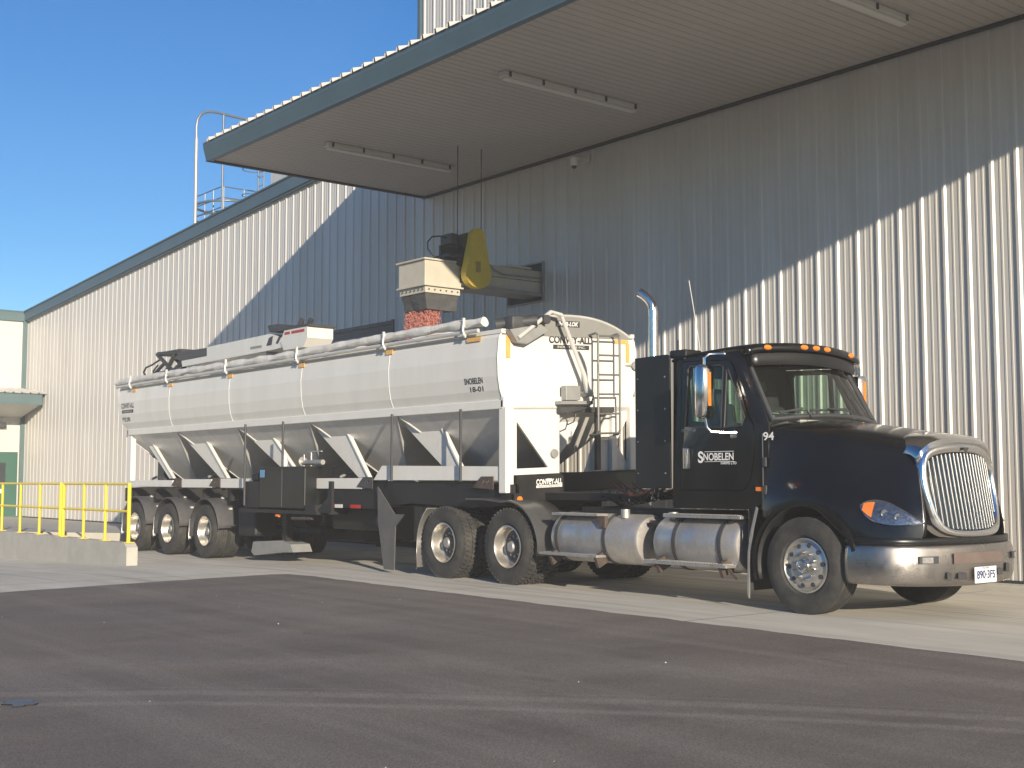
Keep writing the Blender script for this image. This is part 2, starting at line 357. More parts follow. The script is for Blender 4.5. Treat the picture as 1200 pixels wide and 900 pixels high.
seam = mth('MULTIPLY', band(0, .004, .012), mth('MULTIPLY', brk.outputs[0], .75))
lanes = mth('MULTIPLY', mth('MAXIMUM', band(-.22, .05, .09), mth('MAXIMUM', band(-.62, .03, .07), mth('MULTIPLY', band(1.3, .1, .5), .6))), mth('MULTIPLY', brk.outputs[0], .8))
lm = mth('MAXIMUM', seam, lanes)
mL = N.new('ShaderNodeMix'); mL.data_type = 'RGBA'; L.new(lm, mL.inputs['Factor']); L.new(mx.outputs['Result'], mL.inputs['A']); mL.inputs['B'].default_value = (.30, .262, .22, 1); 
dk_ = N.new('ShaderNodeTexNoise'); dk_.inputs['Scale'].default_value = 1.4; dk_.inputs['Detail'].default_value = 3; mpd = N.new('ShaderNodeMapping'); mpd.inputs['Scale'].default_value = (.5, 1.6, 1); mpd.inputs['Rotation'].default_value = (0, 0, R(-30)); L.new(g.outputs['Position'], mpd.inputs[0]); L.new(mpd.outputs[0], dk_.inputs[0])
rd = N.new('ShaderNodeValToRGB'); rd.color_ramp.elements[0].position = .66; rd.color_ramp.elements[1].position = .76; rd.color_ramp.elements[0].color = (0,0,0,1); rd.color_ramp.elements[1].color = (.6,.6,.6,1); L.new(dk_.outputs[0], rd.inputs[0])
mD = N.new('ShaderNodeMix'); mD.data_type = 'RGBA'; L.new(rd.outputs[0], mD.inputs['Factor']); L.new(mL.outputs['Result'], mD.inputs['A']); mD.inputs['B'].default_value = (.085, .072, .064, 1); mx = mD
# fine aggregate
vz = N.new('ShaderNodeTexNoise'); vz.inputs['Scale'].default_value = 90; vz.inputs['Detail'].default_value = 3; L.new(g.outputs['Position'], vz.inputs[0])
rv = N.new('ShaderNodeValToRGB'); rv.color_ramp.elements[0].position = .3; rv.color_ramp.elements[1].position = .75; rv.color_ramp.elements[0].color = (.55,.55,.55,1); rv.color_ramp.elements[1].color = (1.5,1.5,1.5,1); L.new(vz.outputs[0], rv.inputs[0])
ml = N.new('ShaderNodeMix'); ml.data_type = 'RGBA'; ml.blend_type = 'MULTIPLY'; ml.inputs['Factor'].default_value = 1; L.new(mx.outputs['Result'], ml.inputs['A']); L.new(rv.outputs[0], ml.inputs['B'])
L.new(ml.outputs['Result'], p.inputs['Base Color'])
edge = []
pts = [(50, 9.45), (10, 9.5), (-5.4, 9.66), (-12, 9.74), (-17.0, 9.84), (-17.62, 9.78), (-17.74, 9.5), (-17.55, 8), (-17.12, 5.3), (-16.4, 1), (-15, -6), (-13, -16), (-11, -30), (50, -30)]
mb = MB()
for i in range(len(pts)-2):
    a, b = Vector((*pts[i], .006)), Vector((*pts[i+1], .006)); n = max(1, int((b-a).length/.25))
    for k in range(n):
        q = a.lerp(b, k/n); w = .018*math.sin(q.x*5.1)+.012*math.sin(q.x*13.7+q.y*9)+rnd.uniform(-.008, .008)
        edge.append((q.x+(w if i > 3 else 0), q.y+(w if i <= 4 else 0)))
edge += pts[-2:]
mb.prism(edge, -.03, .008, axis='z')
tag(mb.build('asphalt_yard', m), kind='structure')
# tar patch + stones
mb = MB(); c = (-8.50, 2.76)
mb.prism([(c[0]+(.10+rnd.uniform(-.03, .03))*math.cos(t)*1.5, c[1]+(.06+rnd.uniform(-.02, .02))*math.sin(t)*1.5) for t in [i*.42 for i in range(15)]], .009, .018, axis='z')
tag(mb.build('leaf_scrap', mat('wet_leaf', (.02, .018, .02), .35, 0, .3, 20)), 'dark crumpled scrap lying on the asphalt at the near left', 'scrap')
mb = MB()
for i in range(36):
    x, y = rnd.uniform(-16, 3), rnd.uniform(1.5, 9.4); r = rnd.choice([.004, .005, .006, .008])
    q = bmesh.ops.create_icosphere(mb.bm, subdivisions=1, radius=r)
    for v in q['verts']: v.co = Vector((v.co.x*rnd.uniform(.7, 1.5)+x, v.co.y*rnd.uniform(.7, 1.3)+y, v.co.z*.7+.008+r*.5))
tag(mb.build('loose_stones', mat('pale_stone', (.6, .58, .52), .8, 0, .2, 5)), 'tiny pale stones scattered over the dark asphalt', 'gravel', kind='stuff')

# ================================================================== WAREHOUSE
WH = empty('warehouse', (-20, WY, 0), 'long white ribbed steel warehouse with a deep overhanging canopy over the loading lane', 'warehouse')
def rake(x): return 7.62+.0655*(x+49.4)
PITCHR = .3683
def ribprof(x0, x1, h=.025, start=None):
    """x positions and depth of a ribbed sheet"""
    pts = []; n0 = math.floor(x0/PITCHR)-1; x = n0*PITCHR
    while x < x1+1:
        for dx, d in ((0, 0), (.018, h), (.058, h), (.080, 0), (.150, 0), (.160, h*.25), (.180, h*.25), (.190, 0), (.255, 0), (.265, h*.25), (.285, h*.25), (.295, 0)):
            pts.append((x+dx, d))
        x += PITCHR
    return [q for q in pts if x0 <= q[0] <= x1]
def depth_at(pr, x):
    for a, b in zip(pr, pr[1:]):
        if a[0] <= x <= b[0]: t = (x-a[0])/(b[0]-a[0]+1e-9); return a[1]+(b[1]-a[1])*t
    return 0
def ribwall(x0, x1, zb, zt, openings=()):
    mb = MB(); pr = ribprof(x0, x1); cut = sorted({x0, x1} | {v for o in openings for v in o[:2] if x0 < v < x1})
    pts = sorted(pr+[(c, depth_at(pr, c)) for c in cut])
    for (xa, da), (xb, db) in zip(pts, pts[1:]):
        if xb-xa < 1e-6: continue
        xm = (xa+xb)/2; segs = [(zb, None)]
        os_ = sorted([o for o in openings if o[0] <= xm <= o[1]], key=lambda o: o[2]); lo = zb
        for o in os_:
            if o[2] > lo: seg(mb, xa, da, xb, db, lo, lo, o[2], o[2])
            lo = o[3]
        seg(mb, xa, da, xb, db, lo, lo, zt(xa), zt(xb))
    bmesh.ops.remove_doubles(mb.bm, verts=mb.bm.verts, dist=1e-5)
    return mb
def seg(mb, xa, da, xb, db, z0a, z0b, z1a, z1b):
    v = [mb.bm.verts.new(p) for p in ((xa, WY-da, z0a), (xb, WY-db, z0b), (xb, WY-db, z1b), (xa, WY-da, z1a))]; mb.bm.faces.new(v)
ops_ = [(-19.75, -18.68, 4.98, 5.72), (-28.1, -24.0, -.2, 5.03)]
ribwall(-49.35, -22.85, .12, rake, ops_).build('wall', M['wall'], WH, solid=.002, recalc=False)
ribwall(-22.85, 7, .12, lambda x: 7.70, ops_).build('wall', M['wall'], WH, solid=.002, recalc=False)
tower = ribwall(-22.88, 7, 7.86, lambda x: 17.5).build('tower_wall', M['wall'], WH, solid=.002, recalc=False)
MB().bb(-23.0, -22.90, WY-.06, WY+.25, 9.5, 17.5).build('corner_trim', M['trim'], WH)
MB().bb(-22.9, 7, WY+.07, 34, .1, 17.4).build('inner_mass', M['wall'], WH)
mb = MB(); mb.prism([(-49.3, 0), (-22.9, 0), (-22.9, rake(-22.9)-.02), (-49.3, rake(-49.3)-.02)], WY+.25, 34); mb.build('building_body', M['wall'], WH)
# soft roof edge (rake trim)
mb = MB()
def rk(x, dz): return (x, rake(x)+dz)
mb.prism([rk(-49.62, -.02), rk(-22.9, -.02), rk(-22.9, .31), rk(-49.62, .31)], WY-.16, WY+.05)
mb.prism([rk(-49.62, .31), rk(-22.9, .31), rk(-22.9, .35), rk(-49.62, .35)], WY-.20, 34.2)
mb.prism([rk(-49.62, -.06), rk(-22.9, -.06), rk(-22.9, .0), rk(-49.62, .0)], WY-.12, WY-.04)
mb.build('roof_trim', M['trim'], WH)
mb = MB(); mb.bb(-49.3, 7, WY-.02, WY+.05, -.1, .13); mb.build('base_trim', M['dark'], WH)
mb = MB(); mb.bb(-17.5, 7, WY-.36, WY-.02, -.1, .09, bev=.015); mb.build('foundation_curb', M['concrete'], WH)
# wall openings
op = MB(); x0, x1, z0, z1 = ops_[0]
op.bb(x0-.03, x0, WY-.05, WY+.5, z0-.03, z1+.03).bb(x1, x1+.03, WY-.05, WY+.5, z0-.03, z1+.03).bb(x0, x1, WY-.05, WY+.5, z1, z1+.03).bb(x0, x1, WY-.05, WY+.5, z0-.03, z0)
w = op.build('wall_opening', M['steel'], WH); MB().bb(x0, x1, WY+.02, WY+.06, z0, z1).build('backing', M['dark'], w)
x0, x1, z0, z1 = ops_[1]
op = MB().bb(x0-.1, x0, WY-.05, WY+.06, 0, z1+.1).bb(x1, x1+.1, WY-.05, WY+.06, 0, z1+.1).bb(x0, x1, WY-.05, WY+.06, z1, z1+.08)
w = op.build('door_frame', M['darksteel'], WH)
d = MB()
for k in range(9): d.bb(x0, x1, WY+.01, WY+.05, .05+k*.52, .55+k*.52, bev=.008)
d.bb(x0, x1, WY-.02, WY+.06, 4.72, z1)
d.build('sectional_door', mat('slate_door', (.06, .075, .085), .5, .2, .1, 2), w)
MB().bb(x0, x1, WY-.045, WY-.02, 4.80, 4.84).build('header_strip', M['steel'], w)
# canopy
CX0, CX1, CY, CZ = -22.6, -2.67, 10.65, 7.74
can = MB()
can.prism([(CX0-.10, 7.745), (CX0-.10, 8.02), (CX1+.1, 8.02), (CX1+.1, 7.745)], CY+.02, CY+.06)
can = can.build('canopy', M['trim'], WH)
mb = MB(); mb.prism([(CY, 7.72), (CY+.03, 7.72), (CY+.03, 8.02), (CY-.07, 8.04), (CY-.07, 7.97)], CX0-.12, CX1+.12, axis='x'); 
mb.bb(CX0-.12, CX1+.12, CY-.01, CY+.1, 7.705, 7.735)
mb.build('fascia', M['trim'], can)
mb = MB()
for xe in (CX0-.1, CX1+.06):   # gable ends of the wedge
    mb.prism([(CY+.03, 7.74), (WY-.04, 7.74), (WY-.04, 9.58), (CY+.03, 8.0)], xe, xe+.04, axis='x')
mb.build('end_panel', M['trim'], can)
mb = MB(); mb.bb(CX0-.12, CX0-.04, CY, WY-.05, 7.70, 7.76); mb.bb(CX0, CX1, WY-.10, WY-.04, 7.69, 7.737); mb.build('edge_trim', M['dark'], can)
mb = MB(); rows = []
prof = []; x = CX0-.04
while x < CX1+.04: prof += [(x, 0), (x+.135, 0), (x+.142, .012), (x+.158, .012), (x+.165, 0)]; x += .165
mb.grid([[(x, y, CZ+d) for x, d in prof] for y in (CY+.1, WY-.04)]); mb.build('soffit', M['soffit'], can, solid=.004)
prof = []; x = CX0-.14
while x < CX1+.1: prof += [(x, 0), (x+.235, 0), (x+.262, .075), (x+.305, .075), (x+.33, 0)]; x += .33
mb = MB(); mb.grid([[(x, y, z+d) for x, d in prof] for y, z in ((CY-.10, 8.045), (WY-.03, 9.63))]); mb.build('roof_sheet', M['wall'], can, solid=.004)
# light fixtures
def fixture(x, y0, y1):
    t = empty('canopy_light', (x, (y0+y1)/2, CZ), cat='ceiling light', group='tube lights under the canopy')
    MB().bb(x-.085, x+.085, y0, y1, CZ-.10, CZ-.004, bev=.02).build('housing', M['fixture'], t)
    MB().bb(x-.06, x+.06, y0+.04, y1-.04, CZ-.135, CZ-.10, bev=.015).build('diffuser', mat('milky_diffuser', (.62, .61, .57), .4, 0, .05, 3), t)
    c = MB()
    for k in range(5): yy = y0+.1+k*(y1-y0-.2)/4; c.bb(x-.10, x-.084, yy-.02, yy+.02, CZ-.10, CZ-.02).bb(x+.084, x+.10, yy-.02, yy+.02, CZ-.10, CZ-.02)
    c.build('clip', M['darksteel'], t)
    return t
for x, l in ((-20.09, 'unlit tube light under the canopy, the far one nearest the canopy outer left end'), (-14.85, 'unlit tube light in the middle of the canopy soffit'), (-9.65, 'unlit tube light cut by the top edge of the photo, nearest the viewer')):
    fixture(x, 11.8, 14.68)['label'] = l
t = empty('security_camera', (-17.36, WY-.1, 7.55), 'small white security camera on the wall just under the soffit', 'camera')
MB().bb(-17.44, -17.28, WY-.09, WY-.035, 7.44, 7.62, bev=.01).build('mount', M['lightsteel'], t)
MB().cyl((-17.36, WY-.09, 7.55), (-17.42, WY-.30, 7.50), .03).build('arm', M['lightsteel'], t)
b = MB().lathe([(0, .06), (.10, .07), (.16, .06)], (-17.44, WY-.3, 7.36), 'z', 20).build('body', M['white'], t, smooth=True)
MB().lathe([(0, .01), (.02, .04), (.05, .056)], (-17.44, WY-.3, 7.31), 'z', 20).build('dome', M['ink'], b, smooth=True)

# ================================================================== ANNEX (far left)
AX = -49.4
AN = empty('annex_building', (AX, 12, 0), 'low cream steel annex at the left edge with green trim and a door', 'building')
mb = MB(); prof = []; y = 2.0
while y < WY-.15: prof += [(y, 0), (y+.29, 0), (y+.30, .01), (y+.315, .01), (y+.325, 0)]; y += .335
prof = [q for q in prof if q[0] < WY-.2]+[(WY-.18, 0)]
def awall(z0, z1, ya, yb):
    m_ = MB(); pts = [(ya, 0)]+[q for q in prof if ya < q[0] < yb]+[(yb, 0)]
    m_.grid([[(AX+d, y, z) for y, d in pts] for z in (z0, z1)]); return m_
awall(.1, 7.58, 15.63, WY-.18).build('wall', M['cream'], AN)
awall(2.56, 7.58, 14.66, 15.63).build('wall', M['cream'], AN)
awall(.1, 7.58, 2, 14.66).build('wall', M['cream'], AN)
MB().bb(AX-12, AX-.02, 2, WY+8, -.4, 7.5).build('building_body', M['cream'], AN)
MB().bb(AX-.1, AX+.10, 2, WY-.18, 7.58, 7.93).bb(AX-12, AX+.13, 2, WY-.16, 7.93, 7.97).build('fascia', M['trimg'], AN)
MB().bb(AX, AX+.12, WY-.18, WY-.03, .0, 7.85).build('downpipe', M['trimg'], AN)
MB().bb(AX, AX+.06, 2, WY-.18, .06, .14).build('base_trim', M['trimg'], AN)
dr = MB().bb(AX+.012, AX+.05, 14.70, 15.59, .12, 2.50, bev=.004).build('door', M['door'], AN)
MB().bb(AX+.05, AX+.058, 14.86, 15.22, 1.35, 2.15).build('window', M['dark'], dr)
MB().bb(AX+.052, AX+.056, 15.0, 15.16, 1.0, 1.16).build('notice', M['white'], dr)
MB().bb(AX+.05, AX+.12, 14.76, 14.80, 1.05, 1.25, bev=.01).build('handle', M['chrome'], dr)
MB().bb(AX-.01, AX+.035, 14.62, 14.70, .1, 2.56).bb(AX-.01, AX+.035, 15.59, 15.66, .1, 2.56).bb(AX-.01, AX+.035, 14.70, 15.59, 2.50, 2.56).build('door_frame', M['door'], AN)
cn = MB().prism([(AX+.01, 3.86), (AX+.01, 4.95), (AX+2.3, 4.62), (AX+2.3, 4.28), ], 5, 15.72).build('canopy', mat('annex_soffit', (.55, .53, .48), .5, 0, .05, 1), AN)
MB().bb(AX+2.3, AX+2.34, 5, 15.76, 4.26, 4.64).prism([(AX+.01, 3.86), (AX+.01, 4.97), (AX+2.3, 4.64), (AX+2.3, 4.26)], 15.72, 15.76).build('fascia', M['trimg'], cn)
mb = MB(); prof2 = []; y = 5.0
while y < 15.78: prof2 += [(y, 0), (y+.2, 0), (y+.22, .04), (y+.26, .04), (y+.28, 0)]; y += .305
mb.grid([[(AX+.01, y, 5.0+d) for y, d in prof2], [(AX+2.4, y, 4.66+d) for y, d in prof2]]); mb.build('roof_sheet', M['wall'], cn, solid=.004)
wl = MB().bb(AX+.02, AX+.22, 14.86, 15.16, 3.46, 3.66, bev=.02).build('wall_lamp', M['darksteel'], AN)

# ================================================================== ROOFTOP
M['roofsteel'] = mat('blue_grey_galvanised', (.17, .20, .24), .45, .4, .12, 3)
RX, RY = -41.0, 19.86
RT = empty('rooftop_platform', (RX, RY, 9.0), 'railed platform on the far roof with a slender bent pipe arching over it', 'platform')
arch = [(RX, 18.86, 7.9), (RX, 18.84, 13.5), (RX, 18.83, 13.9), (RX, 18.87, 14.18), (RX, 18.98, 14.38), (RX, 19.14, 14.5), (RX, 19.36, 14.56), (RX, 19.6, 14.58), (RX, 19.86, 14.56), (RX, 20.9, 14.53), (RX, 24, 14.5)]
MB().tube(arch[:2], .065).build('upright_pipe', M['steel'], RT, smooth=True)
MB().tube(arch[1:], .05).build('bent_pipe', M['roofsteel'], RT, smooth=True)
MB().cyl((RX, RY, 8.8), (RX, RY, 14.56), .04).build('post', M['roofsteel'], RT, smooth=True)
gr_ = MB()
for z in (11.94, 11.55, 11.2): gr_.cyl((RX-2.15, RY, z), (RX, RY, z), .022, seg=8).cyl((RX, RY, z), (RX, RY+2.6, z), .022, seg=8)
gr_.build('guard_rail', M['roofsteel'], RT, smooth=True)
st_ = MB()
for x, y in ((RX-2.15, RY), (RX-1.4, RY), (RX-.7, RY), (RX, RY+.06), (RX, RY+.85), (RX, RY+1.7)): st_.cyl((x, y, 10.2), (x, y, 11.94), .025, seg=8)
st_.build('stanchion', M['roofsteel'], RT)
hp = MB()
for z, r_ in ((11.45, .045), (11.0, .03)): hp.tube([(RX-1.05+1.15*math.cos(t), RY+.5+.9*math.sin(t), z) for t in [i*2*math.pi/24 for i in range(24)]], r_, closed=True)
hp.build('hoop', M['roofsteel'], RT, smooth=True)
MB().bb(RX-2.2, RX+.05, RY-.05, RY+2.6, 10.32, 10.42).build('deck', M['roofsteel'], RT)
MB().lathe([(0, .5), (.55, .5), (.75, .25), (.8, .02)], (RX-1.0, RY+.5, 10.5), 'z', 20).build('motor', M['darksteel'], RT, smooth=True)
MB().lathe([(0, .3), (.3, .28), (.4, .02)], (RX+.1, RY+1.5, 10.75), 'z', 16).build('vent_cap', M['roofsteel'], RT, smooth=True)
MB().lathe([(-2.4, .8), (0, .8)], (RX-1.0, RY+.9, 10.3), 'z', 20).build('pedestal', M['roofsteel'], RT, smooth=True)
LD = empty('caged_ladder', (-38.4, 20, 9.5), 'grey caged ladder rising from the roof behind the canopy', 'ladder')
MB().cyl((-38.55, 20, 8.5), (-38.55, 20, 13.2), .03).cyl((-38.15, 20, 8.5), (-38.15, 20, 13.2), .03).build('stile', M['roofsteel'], LD)
r_ = MB()
for k in range(14): r_.cyl((-38.55, 20, 8.8+k*.3), (-38.15, 20, 8.8+k*.3), .014, seg=6)
r_.build('rung', M['steel'], LD)
c_ = MB()
for k in range(5): c_.tube([(-38.35+.36*math.cos(t), 19.7+.36*math.sin(t), 9.3+k*.9) for t in [i*2*math.pi/16 for i in range(16)]], .018, seg=6, closed=True)
c_.build('cage', M['roofsteel'], LD)
RB = MB(); RB.bb(-37.85, -30, 20.1, 26, 8.0, 13.4); RB = tag(RB.build('roof_penthouse', M['lightsteel']), 'plain pale grey rooftop box behind the caged ladder', 'rooftop unit')

# ================================================================== DOCK
DY = 9.1
mb = MB(); mb.prism([(-60, .34), (-22.42, .33), (-22.3, .25), (-22.3, -.7), (-60, -.7)], DY-.05, DY+.16)
tag(mb.build('retaining_wall', M['concrete']), 'low weathered concrete retaining wall under the yellow railing', 'wall')
mb = MB(); A = [(x, y, z-.004) for (x, y, z) in ((-60, DY+.16, .33), (-29.0, DY+.16, .33), (-29.0, 10.6, .28), (-29.0, 13.5, .17), (-29.0, 15.88, .09), (-60, 15.88, .09))]
vs = [mb.bm.verts.new(p) for p in A]; mb.bm.faces.new(vs); lo = [mb.bm.verts.new((p[0], p[1], -.6)) for p in A]
for i in range(6): j = (i+1) % 6; mb.bm.faces.new((vs[i], lo[i], lo[j], vs[j]))
tag(mb.build('dock_pavement', mat('dock_concrete', (.47, .44, .375), .85, 0, .08, 1.5, bump=.1, dirt=(.3, .28, .23), dirt_amt=.4, dscale=.8)), kind='structure')
def railing(x0, x1, n, label, ends):
    t = empty('yellow_railing', ((x0+x1)/2, DY+.05, .33), label, 'railing', 'yellow railings on the retaining wall')
    for k in range(n):
        x = x0+(x1-x0)*k/(n-1)
        p = MB().cyl((x, DY+.05, .33), (x, DY+.05, 1.40), .036 if k in ends else .028, seg=14).build('post', M['railyellow'], t, smooth=True)
        MB().bb(x-.09, x+.09, DY-.03, DY+.13, .331, .345).build('base_plate', M['railyellow'], p)
    for z, nm in ((1.40, 'top_rail'), (.90, 'middle_rail')): MB().cyl((x0, DY+.05, z), (x1, DY+.05, z), .024, seg=12).build(nm, M['railyellow'], t, smooth=True)
railing(-25.86, -22.47, 4, 'yellow tube railing section at the wall end nearest the trailer wheels', (0, 3))
railing(-33.6, -26.03, 7, 'yellow tube railing section running left in front of the green door', (6,))

# ================================================================== LOADING CONVEYOR
CV = empty('loading_conveyor', (-19.1, 14.5, 5.3), 'beige loading conveyor reaching out of the wall with a yellow belt guard', 'conveyor')
c = MB(); c.bb(-19.22, -18.76, 13.9, 16.2, 5.13, 5.34, bev=.01).bb(-19.22, -18.76, 13.9, 16.2, 5.35, 5.56, bev=.01); c.build('trough', M['beige'], CV)
MB().bb(-19.0, -18.7, 15.0, 15.6, 5.56, 5.60).build('cover', M['beige'], CV)
MB().bb(-19.3, -18.7, 14.2, 15.9, 5.06, 5.13).build('support_beam', M['steel'], CV)
hb = MB(); hb.bb(-19.62, -18.76, 13.12, 13.95, 5.03, 5.52, bev=.012); hb = hb.build('head_box', M['beige'], CV)
MB().bb(-19.66, -18.72, 13.08, 13.99, 5.50, 5.53).bb(-19.65, -18.73, 13.09, 13.98, 5.02, 5.05).build('flange', M['beige'], hb)
sk = MB().bb(-19.60, -18.78, 13.14, 13.93, 4.90, 5.02).build('skirt', M['beige'], CV)
b_ = MB()
for k in range(6): b_.cyl((-19.5+k*.13, 13.14, 4.96), (-19.5+k*.13, 13.12, 4.96), .014, seg=8); b_.cyl((-18.78, 13.22+k*.13, 4.96), (-18.76, 13.22+k*.13, 4.96), .014, seg=8)
b_.build('bolt', M['darksteel'], sk)
secs = []
for z, k in ((4.90, 0), (4.80, .3), (4.70, .7), (4.60, 1)):
    x0, x1, y0, y1 = -19.58+.06*k, -18.81-.01*k, 13.16+.05*k, 13.91-.03*k
    secs.append([(x0, y0, z), (x0+.25, y0+.02*k, z+.01*k), (x0+.5, y0-.015*k, z-.01*k), (x1, y0, z+.005), (x1-.01*k, (y0+y1)/2, z), (x1, y1, z), (x0+.3, y1, z+.02*k), (x0+.03*k, (y0+y1)/2, z)])
MB().loft(secs).build('rubber_spout', M['sock'], CV)
g1 = MB(); prof = []
for i in range(13): t = math.pi*i/12; prof.append((14.16+.14*math.cos(t), 6.02+.14*math.sin(t)))
for i in range(13): t = math.pi+math.pi*i/12; prof.append((14.16+.30*math.cos(t), 5.30+.27*math.sin(t)))
g1.prism(prof, -18.66, -18.50, axis='x'); g1 = g1.build('belt_guard', M['yellow'], CV)
MB().bb(-18.50, -18.492, 14.09, 14.2, 5.33, 5.53).build('vent_panel', mat('tan_vent', (.40, .28, .06), .6, 0, .2, 20), g1)
mt = MB(); mt.cyl((-18.95, 14.05, 5.92), (-18.66, 14.05, 5.92), .17, seg=20).cyl((-19.18, 14.05, 5.92), (-18.95, 14.05, 5.92), .12, seg=20).bb(-19.1, -18.75, 13.7, 13.86, 5.86, 6.06, bev=.02)
mt = mt.build('motor', M['darksteel'], CV)
MB().cyl((-19.1, 13.9, 5.55), (-18.72, 13.9, 5.55), .1, seg=16).bb(-19.2, -18.7, 13.62, 14.2, 5.60, 5.66).bb(-19.0, -18.95, 13.6, 14.2, 5.66, 5.84).build('motor_mount', M['darksteel'], CV)
MB().tube([(-18.9, 13.75, 5.98), (-18.9, 13.55, 6.0), (-18.88, 13.36, 5.96), (-18.86, 13.25, 5.85), (-18.86, 13.25, 5.72), (-18.84, 13.35, 5.6), (-18.82, 13.5, 5.5)], .014).build('power_cable', M['ink'], CV, smooth=True)
MB().tube([(-18.74, 14.35, 5.58), (-18.73, 14.6, 5.55), (-18.73, 14.72, 5.46), (-18.73, 14.9, 5.40), (-18.74, 15.9, 5.42)], .018).build('conduit', M['steel'], CV, smooth=True)
MB().cyl((-18.78, 13.87, 5.5), (-18.78, 13.87, CZ), .009, seg=8).cyl((-18.72, 14.38, 5.5), (-18.72, 14.38, CZ), .009, seg=8).build('hanger_rod', M['ink'], CV)
mb = MB()
for i in range(30000):
    u = rnd.random(); z = 4.66-1.45*u; sp = 1+.16*u
    x = -19.22+rnd.uniform(-.34, .34)*sp*(1 if rnd.random() < .8 else 1.12); y = 13.40+rnd.uniform(-.17, .17)*sp
    if x > -19.02 and rnd.random() < .45: continue
    r = rnd.uniform(.004, .007)
    mt_ = Matrix.Translation((x, y, z)) @ Matrix.Rotation(rnd.random()*3, 4, Vector((rnd.random(), rnd.random(), .3)).normalized())
    mb.qbox(mt_, (r, r, r*9))
tag(mb.build('falling_seed', M['grain']), 'stream of pink treated seed falling from the black spout into the trailer', 'seed', kind='stuff')

# ================================================================== WHEELS
def tyre_prof(w, R_=.53, rr=.295):
    h = w/2; p = [(-h*.72, rr), (-h*.95, rr+.035), (-h*1.04, rr+.11), (-h*.98, R_-.055), (-h*.86, R_-.012)]
    t = [(-h*.84, R_)]
    for gx_ in (-.48, -.16, .16, .48): t += [(h*(gx_-.045), R_), (h*(gx_-.035), R_-.012), (h*(gx_+.035), R_-.012), (h*(gx_+.045), R_)]
    t += [(h*.84, R_)]
    return p+t+[(-a, b) for a, b in p[::-1]]
def lugs(mb, c, w, R_=.53, n=46):
    for k in range(n):
        for s_ in (-1, 1):
            t = 2*math.pi*(k+(.5 if s_ > 0 else 0))/n
            mt_ = Matrix.Translation(c) @ Matrix.Rotation(-t, 4, 'Y') @ Matrix.Translation((R_-.002, s_*w*.26, 0)) @ Matrix.Rotation(.35*s_, 4, 'X')
            mb.qbox(mt_, (.034, w*.36, .044))
def wheel(parent, x, z, side, kind, yout, label=None):
    """side -1: near (outer face towards -y); yout is the outer sidewall plane"""
    s_ = side; w = .27 if kind != 'front' else .30; cy = yout - s_*w/2
    t = empty('wheel', (x, cy, z), parent=parent)
    mb = MB().lathe(tyre_prof(w), (x, cy, z), 'y', 72)
    if kind == 'drive': lugs(mb, (x, cy, z), w)
    mb.build('tyre', M['rubber'], t, smooth=True, angle=28)
    o = lambda a: a   # axial outwards measured from wheel centre, positive = outer
    if kind == 'front':
        pr = [(.105, .292), (.125, .300), (.13, .286), (.10, .272), (.085, .262), (.10, .235), (.118, .19), (.118, .15), (.105, .12), (.105, .02)]
        MB().lathe(pr, (x, cy, z), 'y', 64, sgn=s_).build('rim', M['rim'], t, smooth=True)
        h = MB()
        for k in range(10):
            a = 2*math.pi*k/10+.1; c_ = Vector((x+.222*math.cos(a), cy+s_*.112, z+.222*math.sin(a)))
            h.cyl(c_-Vector((0, s_*.02, 0)), c_+Vector((0, s_*.004, 0)), .026, seg=14)
        h.build('hand_hole', M['ink'], t)
        b = MB()
        for k in range(10):
            a = 2*math.pi*k/10+.4; c_ = Vector((x+.142*math.cos(a), cy+s_*.11, z+.142*math.sin(a)))
            b.cyl(c_, c_+Vector((0, s_*.055, 0)), .018, .014, seg=10)
        b.build('lug_nut', M['chrome'], t, smooth=True)
        MB().lathe([(.10, .085), (.15, .082), (.19, .07), (.20, .05), (.17, .045), (.17, .01)], (x, cy, z), 'y', 32, sgn=s_).build('hub_cap', M['chrome'], t, smooth=True)
    else:
        pr = [(.115, .292), (.135, .302), (.14, .288), (.11, .276), (.02, .27), (-.02, .255), (-.03, .24)]
        MB().lathe(pr, (x, cy, z), 'y', 64, sgn=s_).build('rim', M['rim'], t, smooth=True)
        MB().lathe([(-.03, .245), (-.045, .20), (-.03, .15), (-.02, .12), (-.02, .02)], (x, cy, z), 'y', 48, sgn=s_).build('disc', M['darkrim'], t, smooth=True)
        h = MB(); b = MB()
        for k in range(8):
            a = 2*math.pi*k/8+.2; c_ = Vector((x+.205*math.cos(a), cy-s_*.045, z+.205*math.sin(a))); h.cyl(c_, c_+Vector((0, s_*.008, 0)), .028, seg=12)
        h.build('hand_hole', M['ink'], t)
        for k in range(10):
            a = 2*math.pi*k/10+.4; c_ = Vector((x+.14*math.cos(a), cy-s_*.03, z+.14*math.sin(a))); b.cyl(c_, c_+Vector((0, s_*.04, 0)), .016, seg=8)
        b.build('lug_nut', M['alu'], t)
        MB().lathe([(-.03, .085), (.06, .08), (.085, .06), (.09, .01)], (x, cy, z), 'y', 28, sgn=s_).build('hub_cap', M['alu'], t, smooth=True)
        yi = cy - s_*.31
        mb = MB().lathe(tyre_prof(w), (x, yi, z), 'y', 72)
        if kind == 'drive': lugs(mb, (x, yi, z), w)
        mb.build('inner_tyre', M['rubber'], t, smooth=True, angle=28)
    return t

